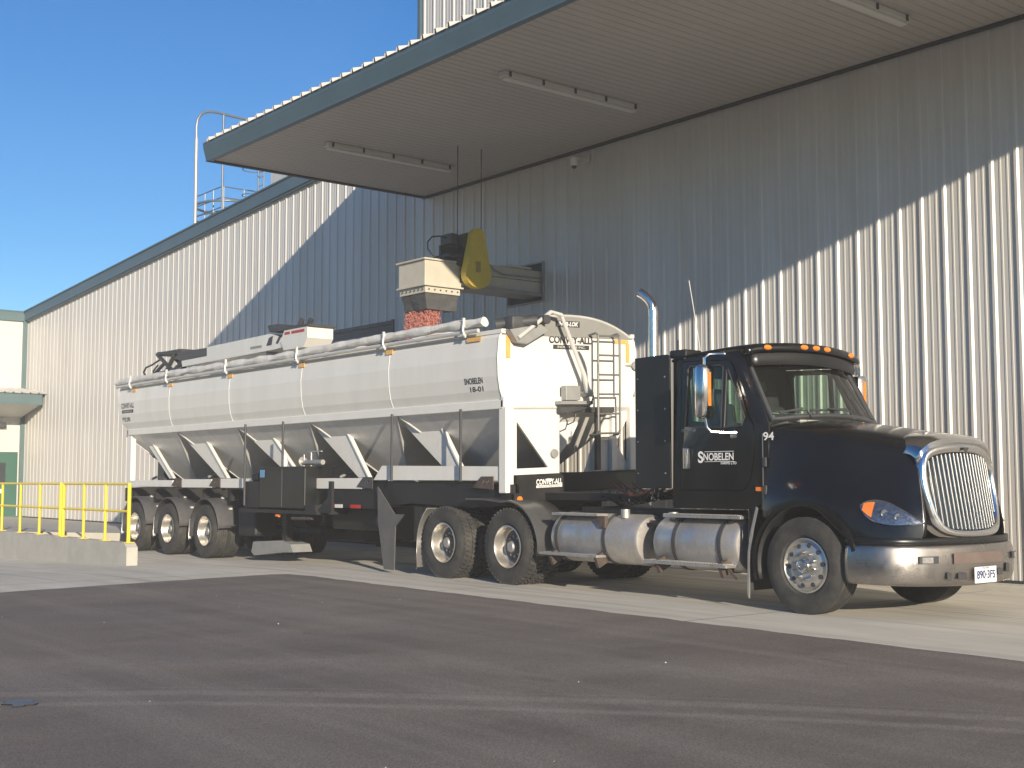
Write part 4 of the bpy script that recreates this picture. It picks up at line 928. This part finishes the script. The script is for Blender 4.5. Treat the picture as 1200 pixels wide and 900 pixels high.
# ================================================================== TRAILER
K = .04; Y0 = 11.25
def S(mb): return mb.shear(K, Y0)
def onside(mb, off=.003):
    for v in mb.bm.verts: v.co.y = interp(-v.co.z, [-3.60, -3.52, -3.24, -2.96, -2.76, -2.62], [11.25, 11.20, 11.17, 11.18, 11.215, 11.27])-off
    return mb
X0, X1 = -28.22, -14.15
T = empty('hopper_trailer', ((X0+X1)/2, 12.55, 0), 'long cream white four bottom seed tender trailer with rolled tarp and slanted hoppers', 'trailer')
for s_ in (-1, 1):
    for x in (-23.70, -25.48, -27.22):
        wheel(T, x, .455-.02*(s_ > 0), s_, 'trailer', 11.22 if s_ < 0 else 13.8)
        y0 = 11.20 if s_ < 0 else 13.82; y1 = y0 - s_*.62
        arcband(x, .45, .66, 168, 14, y0, y1, ext=lambda p: [(p[0][0]-.01, .32)]+p+[(p[-1][0]+.02, .52)]).build('mudguard', M['plastic'], T, smooth=True, solid=.012)
        arcband(x, .45, .675, 195, 160, y0+s_*.004, y0-s_*.04, 8).build('mudguard_edging', M['lightsteel'], T, smooth=True, solid=.01)
        b = MB()
        for a in (40, 75): b.bb(x+.66*math.cos(R(a))-.03, x+.66*math.cos(R(a))+.03, y0-s_*.30, y0-s_*.36, .46+.66*math.sin(R(a)), .50+.66*math.sin(R(a)))
        b.build('mudguard_bracket', M['lightsteel'], T)
ax = MB()
for x in (-23.70, -25.48, -27.22): ax.cyl((x, 11.5, .455), (x, 13.6, .455), .075); ax.bb(x-.3, x+.3, 12.0, 12.1, .5, .9).bb(x-.3, x+.3, 12.95, 13.05, .5, .9)
ax.build('axle', M['chassis'], T)
fr = MB()
for y in (12.05, 13.0): fr.bb(-27.9, -14.0, y-.05, y+.05, 1.0, 1.30)
for i in range(12): fr.bb(-27.8+i*1.2, -27.72+i*1.2, 11.4, 13.7, 1.05, 1.28)
fr.bb(-19.4, -17.4, 11.30, 11.36, 1.0, 1.32).bb(-28.0, -27.8, 11.3, 13.75, 1.0, 1.3)
S(fr).build('frame', M['chassis'], T)
nk = MB(); nk.prism([(-17.7, 1.46), (-14.0, 1.40), (-13.98, 1.10), (-15.0, 1.06), (-16.6, 1.10), (-17.6, 1.0)], 11.33, 11.38)
nk.bb(-17.6, -14.0, 13.7, 13.75, 1.1, 1.4).bb(-17.6, -11.9, 11.9, 13.2, 1.16, 1.26)
nk.bb(-17.55, -14.2, 11.38, 13.7, 1.35, 1.40)
nk.prism([(11.42, 1.50), (13.80, 1.50), (13.80, 1.10), (11.33, 1.02), (11.33, 1.27), (11.42, 1.27)], -14.02, -13.96, axis='x')
S(nk).build('gooseneck', M['chassis'], T)
st = MB().bb(-13.955, -13.95, 11.93, 12.03, 1.46, 1.49).build('sticker_tab', M['white'], T)
S(MB().bb(-13.957, -13.95, 11.73, 12.22, 1.335, 1.37)).build('sticker_strip', M['white'], T)
S(MB().text('CONVEY-ALL', (-13.955, 11.73, 1.38), .49, (0, 1, 0), (0, 0, 1), .004, height=.075, bold=.03)).build('sticker_lettering', M['white'], T)
S(MB().text('INDUSTRIES INC.', (-13.949, 11.76, 1.342), .42, (0, 1, 0), (0, 0, 1), .004, height=.02)).build('sticker_lettering', M['ink'], T)
MB().lathe([(0, .05), (.015, .045), (.02, .003)], (-13.955, 11.42, 1.19), 'x', 20).build('marker_light', M['orange'], T, smooth=True)
MB().bb(-13.96, -13.95, 11.335, 11.39, 1.03, 1.17).build('reflector', M['orange'], T)

# --- tub
sec = [(11.25, 3.60), (11.20, 3.52), (11.17, 3.24), (11.18, 2.96), (11.215, 2.76), (11.27, 2.62)]
def tubpt(j, e):    # e: 0 front .. rear inset handled
    return sec[j]
tb = MB(); rows = []
nx = [X1, -16.976, -19.80, -22.62, -25.42, X0]
inset = [.0, -.0, .0, .04, .16, .34]
for k, (x) in enumerate(nx):
    near = [(x+(inset[j] if k == 5 else 0), sec[j][0], sec[j][1]) for j in range(6)]
    far = [(x+(inset[j] if k == 5 else 0), 25.1-sec[j][0], sec[j][1]) for j in range(5, -1, -1)]
    rows.append(near+far)
tb.grid(rows)
# end panels (faceted like the sides)
for row in (rows[0], rows[-1]):
    n = len(row)
    for j in range(5): v = [tb.bm.verts.new(row[j]), tb.bm.verts.new(row[j+1]), tb.bm.verts.new(row[n-2-j]), tb.bm.verts.new(row[n-1-j])]; tb.bm.faces.new(v)
bmesh.ops.remove_doubles(tb.bm, verts=tb.bm.verts, dist=.0005)
# open the top only (the section is an open U), floor closed by hoppers
tub = S(tb).build('tub', M['tub'], T, solid=.006)
rb = MB()
for x in nx[1:5]:
    rb.tube([(x, y+.002, z) for y, z in sec], .009, seg=6); rb.tube([(x, 25.1-y-.002, z) for y, z in sec], .009, seg=6)
S(rb).build('seam_rib', M['tub'], tub)
cr_ = MB()
cr_.tube([(X1+.004, y, z) for y, z in sec], .012, seg=6).tube([(X1+.004, 25.1-y, z) for y, z in sec], .012, seg=6)
S(cr_).build('corner_bead', M['tub'], tub, smooth=True)
rl = MB(); rl.bb(-27.82, X1+.04, 11.24, 11.34, 2.485, 2.62, bev=.012).bb(-27.82, X1+.04, 13.76, 13.86, 2.485, 2.62, bev=.012)
rl.bb(X1-.02, X1+.06, 11.24, 13.86, 2.50, 2.66, bev=.012).bb(-27.86, -27.76, 11.24, 13.86, 2.485, 2.62)
S(rl).build('lower_rail', M['tub'], T)
tr_ = MB(); tr_.bb(X0+.02, X1+.03, 11.22, 11.30, 3.58, 3.64).bb(X0+.02, X1+.03, 13.80, 13.88, 3.58, 3.64); S(tr_).build('top_rail', M['tub'], T)
# end caps of the tarp, arched
def archz(u): return 3.60+.30*(1-abs(u)**2.4)
for x, d in ((X1, .03), (X0, -.03)):
    poly = [(11.25, 3.56)]+[(12.55+1.28*u, archz(u)) for u in [-1+2*i/20 for i in range(21)]]+[(13.85, 3.56)]
    S(MB().prism(poly, x-.02, x+.014, axis='x')).build('tarp_end_cap', M['tarp'], T, smooth=False)
bw = MB()
for x in nx: bw.tube([(x, 12.55+1.27*u, archz(u)-.02) for u in [-1+2*i/16 for i in range(17)]], .02, seg=8)
S(bw).build('tarp_bow', M['lightsteel'], T, smooth=True)
# heaped seed inside
mb = MB(); mb.grid([[(x, y, 3.05+.25*math.exp(-((x+19.2)**2)/3)*math.exp(-((y-12.9)**2))+.02*rnd.random()) for y in [11.2+.26*i for i in range(11)]] for x in [-28+.4*k for k in range(35)]])
# tarp roll
rows = []; n = 150
for i in range(n+1):
    t = i/n; x = X0-.05+(X1-.25-X0)*t; zc = 3.70+.015*math.sin(t*9)+(.06*t); r0 = .070*(1+.08*math.sin(x*7)+.06*math.sin(x*17.3))
    rows.append([(x, 11.17+r0*math.cos(a)*(1+.13*math.sin(3*a+x*5)), zc+r0*math.sin(a)*(1+.13*math.sin(2*a+x*6.3))) for a in [j*2*math.pi/14 for j in range(14)]])
mb = MB(); mb.loft(rows); mb.build('tarp_roll', M['roll'], T, smooth=True)
MB().tube([(X0, 11.13, 3.60), (-14.55, 11.13, 3.645)], .03, seg=10).build('roll_tube', M['lightsteel'], T, smooth=True)
for x in (-27.35, -25.40, -22.62, -19.82, -17.0, -14.85):
    z = 3.62+.05*(x-X0)/14
    MB().tube([(x, 11.12, z-.10), (x, 11.075, z-.02), (x-.02, 11.09, z+.07), (x-.05, 11.12, z+.17)], .018, seg=8).bb(x-.06, x+.01, 11.07, 11.20, z-.07, z-.05).bb(x-.035, x-.005, 11.08, 11.12, z+.05, z+.19).build('tarp_stop', M['lightsteel'], T, smooth=True)
    w = .34 if x > -15 else .2
    MB().bb(x-w*.4+.1, x+w*.6+.1, 11.172, 11.176, z-.17, z-.11).build('tape_mark', M['tape'], T) if x > -15 else MB().box((x+.02, 11.184, z-.14), (w, .012, .07), rot=(R(-5), 0, 0)).build('tape_mark', M['tape'], T)
S(MB().bb(X1+.008, X1+.012, 11.32, 11.40, 3.22, 3.56)).build('tape_mark', M['tape'], T)
S(MB().bb(X1+.008, X1+.012, 13.47, 13.77, 3.49, 3.55).bb(X1+.008, X1+.012, 13.72, 13.79, 3.20, 3.49)).build('tape_mark', M['tape'], T)
# lettering
YA = 11.164
onside(MB().text('SNOBELEN', (-14.96, 11.163, 2.875), .44, (1, 0, 0), (0, 0, 1), .01, height=.085, bold=.03)).build('side_lettering', M['ink'], T)
onside(MB().text('18-01', (-14.84, 11.185, 2.76), .31, (1, 0, 0), (0, 0, 1), .012, height=.07, bold=.03)).build('side_lettering', M['ink'], T)
onside(MB().text('CONVEY-ALL', (-28.02, 11.155, 3.10), .72, (1, 0, 0), (0, 0, 1), .012, height=.11, bold=.03)).build('side_lettering', M['ink'], T)
onside(MB().plate([(-27.98, 2.99), (-27.34, 2.99), (-27.34, 3.06), (-27.98, 3.06)], [], 11.15, 11.152)).build('side_badge', M['ink'], T)
onside(MB().text('INDUSTRIES INC.', (-27.9, 11.150, 3.005), .5, (1, 0, 0), (0, 0, 1), .002, height=.035), .006).build('side_lettering', M['white'], T)
onside(MB().text('BTS 290', (-27.98, 11.165, 2.80), .42, (1, 0, 0), (0, 0, 1), .012, height=.09, bold=.04)).build('side_lettering', M['ink'], T)
S(MB().text('CONVEY-ALL', (X1+.01, 12.14, 3.465), .84, (0, 1, 0), (0, 0, 1), .003, height=.105, bold=.03)).build('front_lettering', M['ink'], T)
S(MB().bb(X1+.008, X1+.012, 12.22, 12.94, 3.375, 3.44)).build('front_badge', M['ink'], T)
S(MB().text('INDUSTRIES INC.', (X1+.013, 12.30, 3.39), .56, (0, 1, 0), (0, 0, 1), .002, height=.035)).build('front_lettering', M['tub'], T)
S(MB().bb(X1+.015, X1+.019, 12.26, 12.74, 3.71, 3.80)).build('tarp_badge', M['ink'], T)
S(MB().text('SHUR-LOK', (X1+.02, 12.29, 3.725), .42, (0, 1, 0), (0, 0, 1), .003, height=.06, bold=.03, shear=.3)).build('tarp_lettering', M['white'], T)
S(MB().lathe([(0, .075), (.02, .07), (.03, .003)], (X1+.03, 13.90, 3.15), 'x', 24)).build('round_marker', M['steel'], T, smooth=True)
S(MB().cyl((X1-.02, 13.7, 3.15), (X1+.03, 13.9, 3.15), .02)).build('marker_arm', M['steel'], T)

# --- hoppers
for k in range(5):
    a, b = X0+.25+k*2.78, X0+.25+(k+1)*2.78-.02; xm = (a+b)/2
    top = [(a, 11.27, 2.50), (b, 11.27, 2.50), (b, 13.83, 2.50), (a, 13.83, 2.50)]; bot = [(xm-.3, 12.25, 1.42), (xm+.3, 12.25, 1.42), (xm+.3, 12.85, 1.42), (xm-.3, 12.85, 1.42)]
    m_ = MB(); V = [m_.bm.verts.new(p) for p in top]; W_ = [m_.bm.verts.new(p) for p in bot]
    for i in range(4): j = (i+1) % 4; m_.bm.faces.new((V[i], V[j], W_[j], W_[i]))
    h_ = S(m_).build('hopper', M['hopper'], T, solid=.006)
    S(MB().bb(xm-.36, xm+.36, 12.2, 12.9, 1.34, 1.42)).build('slide_gate', M['steel'], h_)
    S(MB().tube([(a+.02, 11.29, 2.48), (xm-.3, 12.25, 1.43)], .02, seg=6).tube([(b-.02, 11.29, 2.48), (xm+.3, 12.25, 1.43)], .012, seg=6)).build('corner_bead', M['hopper'], h_)
# slanted side braces with bright edges
for i, (xt, xb) in enumerate(((-27.30, -25.85), (-24.55, -23.28), (-21.72, -20.35), (-18.95, -18.05), (-16.15, -15.35))):
    wt, wb = (1.1, .35) if i else (.35, .25)
    b_ = MB().prism([(xt-wt, 2.49), (xt, 2.49), (xb, 1.50), (xb-wb, 1.50)], 11.52, 11.55); b_ = S(b_).build('side_brace', M['hopper'], T)
    e_ = MB().prism([(xt-.02, 2.49), (xt+.02, 2.49), (xb+.02, 1.50), (xb-.02, 1.50)], 11.49, 11.56); S(e_).build('flange', M['tub'], b_)
cb = MB()
for k in range(5):
    xm = X0+.25+k*2.78
    cb.tube([(xm-.5, 12.1, 1.45), (xm+.5, 13.2, 2.1)], .03, seg=6).tube([(xm-.5, 13.2, 1.45), (xm+.55, 11.7, 2.0)], .03, seg=6)
S(cb).build('cross_brace', M['steel'], T)
cv = MB(); cv.bb(-27.6, -14.6, 12.32, 12.78, 1.14, 1.34); cv.bb(-27.9, -14.4, 13.6, 13.66, 1.35, 1.5); S(cv).build('belt_housing', M['darksteel'], T)
dk = MB(); dk.bb(-25.8, -25.2, 13.2, 13.6, 1.5, 2.0).bb(-22.4, -22.0, 13.2, 13.6, 1.5, 1.9).bb(-27.6, -27.0, 13.3, 13.6, 1.5, 2.3).bb(-19.8, -19.2, 13.3, 13.6, 1.5, 1.85); S(dk).build('far_side_box', M['darksteel'], T)
# sill
sl = MB(); sl.bb(-27.86, -25.35, 11.26, 11.36, 1.33, 1.47, bev=.01).bb(-24.9, -23.5, 11.26, 11.36, 1.32, 1.49, bev=.01).bb(-23.1, -17.9, 11.26, 11.36, 1.32, 1.50, bev=.01)
sl.prism([(-17.55, 1.47), (-17.3, 1.70), (-14.2, 1.66), (-14.2, 1.46)], 11.27, 11.35); sl.bb(-27.9, -14.3, 13.72, 13.80, 1.32, 1.5)
S(sl).build('sill', M['tub'], T)
for x in (-25.1, -23.3, -17.75, -14.55):
    b_ = MB().plate([(x-.28, 1.36), (x+.2, 1.33), (x+.2, 1.52), (x-.08, 1.52)], [[(x-.02+.1*i+.03*math.cos(t), 1.44+.03*math.sin(t)) for t in [j*math.pi/4 for j in range(8)]] for i in range(2)], 11.245, 11.262); b_.build('gusset', M['rust'] if x < -20 or x > -15 else M['darksteel'], T)
# corner posts and front frame
ps = MB().bb(-27.84, -27.62, 11.26, 11.38, 1.45, 2.49, bev=.01).bb(-27.84, -27.62, 13.7, 13.82, 1.45, 2.49, bev=.01).bb(-14.22, -14.06, 11.25, 11.40, 1.28, 2.52, bev=.01).bb(-14.22, -14.06, 13.72, 13.86, 1.28, 2.52, bev=.01).bb(-14.20, -14.08, 13.35, 13.45, 1.28, 2.52)
S(ps).build('corner_post', M['tub'], T)
fp = MB().plate([(11.40, 2.52), (12.32, 2.52), (12.32, 1.53), (11.40, 1.53)], [[(11.50, 2.30), (11.50, 1.62), (12.10, 1.62)]], -14.16, -14.12, axis='x')
S(fp).build('front_plate', M['tub'], T)
S(MB().plate([(13.86, 2.52), (13.40, 2.52), (13.0, 1.9), (12.85, 1.50), (13.86, 1.50)], [[(13.72, 2.3), (13.5, 1.95), (13.72, 1.65)]], -14.18, -14.15, axis='x')).build('front_plate', M['hopper'], T)
S(MB().bb(-14.10, -14.03, 11.42, 13.8, 1.42, 1.53)).build('front_beam', M['chassis'], T)
S(MB().prism([(12.36, 2.48), (12.95, 2.42), (12.7, 2.02), (12.36, 1.70)], -14.5, -14.3, axis='x')).build('chute', M['tub'], T)
S(MB().bb(-14.1, -14.02, 12.25, 13.35, 2.42, 2.50).bb(-14.1, -14.04, 13.0, 13.08, 1.55, 2.45)).build('hose_bracket', M['darksteel'], T)
S(MB().lathe([(0, .07), (.02, .065), (.025, .003)], (-14.1, 12.2, 1.82), 'x', 20)).build('round_marker', M['steel'], T, smooth=True)
# ladder
ld = MB()
for y in (12.93, 13.38):
    ld.tube([(-14.12, y, 3.60), (-13.98, y, 3.62), (-13.93, y, 3.58), (-13.93, y, 2.14), (-13.98, y, 2.08), (-14.12, y, 2.08)], .018, seg=8)
S(ld).build('ladder', M['ladder'], T, smooth=True)
ld = MB()
for k in range(6): ld.cyl((-13.93, 12.93, 2.10+.295*k), (-13.93, 13.38, 2.10+.295*k), .015, seg=8)
S(ld).build('ladder_rung', M['ladder'], T, smooth=True)
# tarp arm and motor
ar = MB(); ar.tube([(-13.95, 12.74, 2.72), (-13.95, 12.66, 2.98), (-13.95, 12.22, 3.84)], [.045, .035, .028], seg=10)
S(ar).build('tarp_arm', M['lightsteel'], T, smooth=True)
S(MB().tube([(-13.98, 11.42, 3.50), (-13.96, 12.02, 3.90), (-13.95, 12.22, 3.86)], .032, seg=10)).build('tarp_arm', M['lightsteel'], T, smooth=True)
mo = MB(); mo.cyl((-14.35, 11.30, 3.72), (-13.95, 11.75, 3.76), .09, seg=16).box((-14.15, 11.62, 3.72), (.25, .55, .22), rot=(0, 0, 0), bev=.04).cyl((-14.1, 11.9, 3.78), (-13.9, 11.9, 3.78), .07)
S(mo).build('tarp_motor', M['darksteel'], T, smooth=True)
S(MB().prism([(11.28, 3.62), (11.42, 3.44), (11.60, 3.42), (12.0, 3.62), (11.9, 3.72)], -14.12, -14.0, axis='x')).build('motor_plate', M['steel'], T)
S(MB().bb(-14.1, -13.98, 12.33, 12.62, 2.60, 2.82, bev=.01).bb(-14.12, -13.95, 12.2, 12.86, 2.54, 2.59).cyl((-14.1, 12.76, 2.7), (-13.9, 12.76, 2.7), .05)).build('arm_pivot', M['steel'], T)
S(MB().tube([(-13.96, 12.78, 2.78), (-13.94, 12.84, 2.66), (-13.95, 12.8, 2.54), (-13.97, 12.66, 2.46), (-13.98, 12.4, 2.42), (-13.98, 12.32, 2.34), (-13.98, 12.36, 2.24), (-13.98, 12.48, 2.28), (-13.98, 12.52, 2.40)], .012, seg=6)).build('hydraulic_hose', M['ink'], T, smooth=True)
# power unit
PU = empty('power_unit', (-20.2, 11.3, 1.3), parent=T)
MB().bb(-21.02, -19.36, 11.02, 11.62, .97, 1.70, bev=.015).bb(-21.04, -19.34, 11.0, 11.64, 1.68, 1.71).build('cabinet', M['panelblack'], PU)
MB().bb(-20.98, -20.82, 11.012, 11.018, 1.52, 1.66).build('label', mat('blue_sticker', (.12, .3, .5), .5, 0, .3, 60), PU)
MB().bb(-21.65, -21.1, 11.05, 11.5, .95, 1.45, bev=.02).bb(-21.5, -21.2, 11.1, 11.4, 1.45, 1.6, bev=.04).build('pump', M['chassis'], PU)
MB().bb(-21.75, -18.9, 11.0, 11.75, .88, .94).bb(-19.3, -18.95, 11.0, 11.5, .94, 1.05).build('shelf', M['chassis'], PU)
MB().prism([(-19.0, .92), (-18.6, 1.2), (-18.6, 1.45), (-18.5, 1.45), (-18.5, .92)], 11.05, 11.1).build('shelf_bracket', M['chassis'], PU)
MB().lathe([(0, .05), (.08, .06), (.14, .04)], (-20.4, 11.2, 1.72), 'z', 16).cyl((-20.4, 11.2, 1.86), (-20.4, 11.2, 1.93), .04).build('filler_cap', M['white'], PU, smooth=True)
MB().cyl((-19.75, 11.2, 1.78), (-19.05, 11.2, 1.78), .045).cyl((-19.45, 11.2, 1.71), (-19.45, 11.2, 1.98), .02).cyl((-19.7, 11.2, 1.71), (-19.7, 11.2, 1.92), .015).bb(-19.5, -19.1, 11.18, 11.22, 1.96, 1.98).lathe([(0, .02), (.0, .09), (.02, .09)], (-19.75, 11.2, 1.80), 'x', 16).build('valve', M['alu'], PU, smooth=True)
MB().cyl((-20.4, 11.05, .84), (-20.3, 11.05, .84), .03).build('amber_lamp', M['orange'], PU, smooth=True)
MB().cyl((-19.9, 11.1, .80), (-19.2, 11.1, .82), .035).build('exhaust_pipe', M['rust'], PU, smooth=True)
for x in (-21.62, -20.17, -16.91, -15.07):
    MB().cyl((x, 11.03 if x < -18 else 11.2, 1.0 if x < -18 else 1.45), (x, 11.03 if x < -18 else 11.2, 2.52), .022, seg=10).build('stake', M['ink'], T, smooth=True)
lg = MB().bb(-21.0, -20.85, 11.5, 11.65, .1, 1.0).bb(-20.6, -20.45, 13.3, 13.45, .2, 1.0).bb(-21.2, -20.3, 11.9, 13.2, .5, .58); lg.build('landing_leg', M['chassis'], T)
MB().prism([(-22.05, .30), (-20.95, .36), (-20.6, .30), (-20.5, .16), (-20.95, .14), (-22.0, .04), (-22.12, .1)], 11.45, 11.85).build('landing_foot', M['steel'], T)
MB().bb(-19.25, -18.80, 11.295, 11.299, 1.0, 1.06).bb(-18.3, -17.98, 11.295, 11.299, 1.0, 1.06).build('red_reflector', M['red'], T)
MB().bb(-18.80, -18.55, 11.295, 11.299, 1.0, 1.06).build('white_reflector', M['white'], T)
MB().bb(-17.3, -16.3, 12.2, 13.4, .45, 1.15, bev=.03).bb(-21.0, -19.6, 12.4, 13.5, .35, .98, bev=.03).build('under_light_block', M['chassis'], T)  # made-up dark boxes, added to block the lit wall seen under the trailer
ub = MB().bb(-19.4, -17.9, 11.6, 12.0, .62, 1.0, bev=.04).cyl((-22.9, 12.5, .75), (-21.6, 12.5, .75), .2).bb(-22.6, -21.9, 11.4, 11.9, .4, .95, bev=.05); ub.build('air_tank', M['chassis'], T)
# rear rack
rr = MB()
for y in (13.25, 13.75): rr.bb(-28.75, -28.6, y-.05, y+.05, 1.2, 2.75)
for z in (1.5, 1.95, 2.3, 2.65): rr.bb(-28.72, -28.62, 13.2, 13.8, z-.05, z+.05)
rr.bb(-28.75, -27.9, 13.2, 13.3, 1.9, 2.0).bb(-28.75, -27.9, 13.7, 13.8, 1.45, 1.55).bb(-28.3, -27.95, 12.2, 13.7, 1.4, 1.9)
rr.build('rear_rack', M['darksteel'], T)
# folded discharge conveyor on top
DC = empty('discharge_conveyor', (-24, 12.0, 4.1), parent=T)
ya, yb = 11.65, 12.15
MB().prism([(-25.9, 4.07), (-24.64, 4.08), (-24.65, 4.27), (-21.85, 4.30), (-21.26, 4.12), (-21.35, 4.0), (-21.72, 3.98), (-25.85, 3.94)], ya, yb).build('tube_housing', M['tub'], DC)
MB().prism([(-26.04, 4.28), (-24.66, 4.26), (-24.66, 4.085), (-25.9, 4.075), (-26.31, 4.15)], ya+.01, yb).build('rear_housing', M['darksteel'], DC)
hd = MB().prism([(-21.27, 4.31), (-20.40, 4.31), (-20.40, 4.10), (-20.55, 3.93), (-21.28, 3.93), (-21.42, 4.1)], ya-.02, yb+.03).build('head', M['tub'], DC)
MB().bb(-20.99, -20.5, ya-.026, ya-.021, 4.22, 4.27).bb(-21.25, -21.05, ya-.026, ya-.021, 4.22, 4.27).build('reflector', M['red'], DC)
MB().prism([(-21.92, 4.46), (-21.53, 4.46), (-21.27, 4.38), (-20.34, 4.35), (-20.34, 4.31), (-21.27, 4.31), (-21.85, 4.33)], ya-.03, yb+.04).cyl((-21.0, 11.8, 4.36), (-20.9, 11.8, 4.50), .05).cyl((-20.75, 11.85, 4.35), (-20.65, 11.85, 4.48), .05).build('drive_motor', M['darksteel'], DC)
MB().prism([(-22.0, 4.08), (-21.9, 4.22), (-21.75, 4.25), (-21.8, 4.08)], ya-.01, ya).prism([(-21.62, 4.1), (-21.5, 4.22), (-21.42, 4.2), (-21.55, 4.08)], ya-.01, ya).build('access_hole', M['ink'], DC)
MB().bb(-22.68, -22.2, ya-.004, ya, 4.06, 4.11).build('label_plate', M['steel'], DC)
lk = MB(); 
for a, b, r0 in (((-27.3, 4.34), (-26.0, 4.28), .045), ((-27.3, 4.30), (-26.5, 3.90), .045), ((-26.9, 3.86), (-26.4, 4.26), .05), ((-26.4, 3.84), (-25.9, 4.2), .045), ((-27.6, 3.85), (-26.9, 4.12), .04), ((-27.3, 3.88), (-25.9, 3.90), .05)):
    for y in (11.72, 12.08): lk.cyl((a[0], y, a[1]), (b[0], y, b[1]), r0, seg=8)
lk.bb(-27.4, -26.1, 11.7, 12.1, 4.30, 4.36); lk.build('fold_linkage', M['darksteel'], DC)
MB().tube([(-27.3, 11.75, 4.2), (-27.7, 11.75, 4.12), (-28.05, 11.75, 4.08), (-28.18, 11.75, 3.98), (-28.05, 11.75, 3.88), (-27.8, 11.75, 3.86), (-27.5, 11.75, 3.92)], .022, seg=8).tube([(-27.5, 11.8, 4.1), (-27.75, 11.8, 3.98), (-27.7, 11.8, 3.86), (-27.4, 11.8, 3.84)], .02, seg=8).build('hydraulic_hose', M['ink'], DC, smooth=True)
MB().bb(-26.6, -26.5, 11.75, 12.05, 3.6, 3.95).bb(-22.2, -22.1, 11.75, 12.05, 3.6, 3.98).build('cradle', M['steel'], DC)

# ================================================================== ADDED HAZE
hz = MB().bb(-63, 6, -6, 36, -1.7, 18.5)  # haze volume added to lift the blacks the way lens glare does
hm_ = bpy.data.materials.new('glare_haze'); hm_.use_nodes = True; nt = hm_.node_tree; nt.nodes.remove(nt.nodes['Principled BSDF'])
pv = nt.nodes.new('ShaderNodeVolumePrincipled'); pv.inputs['Color'].default_value = (.95, .94, .92, 1); pv.inputs['Density'].default_value = .0028; pv.inputs['Anisotropy'].default_value = 0
nt.links.new(pv.outputs[0], nt.nodes['Material Output'].inputs['Volume'])
tag(hz.build('haze', hm_), kind='stuff', label='thin even haze added over the yard in place of lens glare', cat='haze')

for o in bpy.data.objects:
    if '_w' in o: del o['_w']
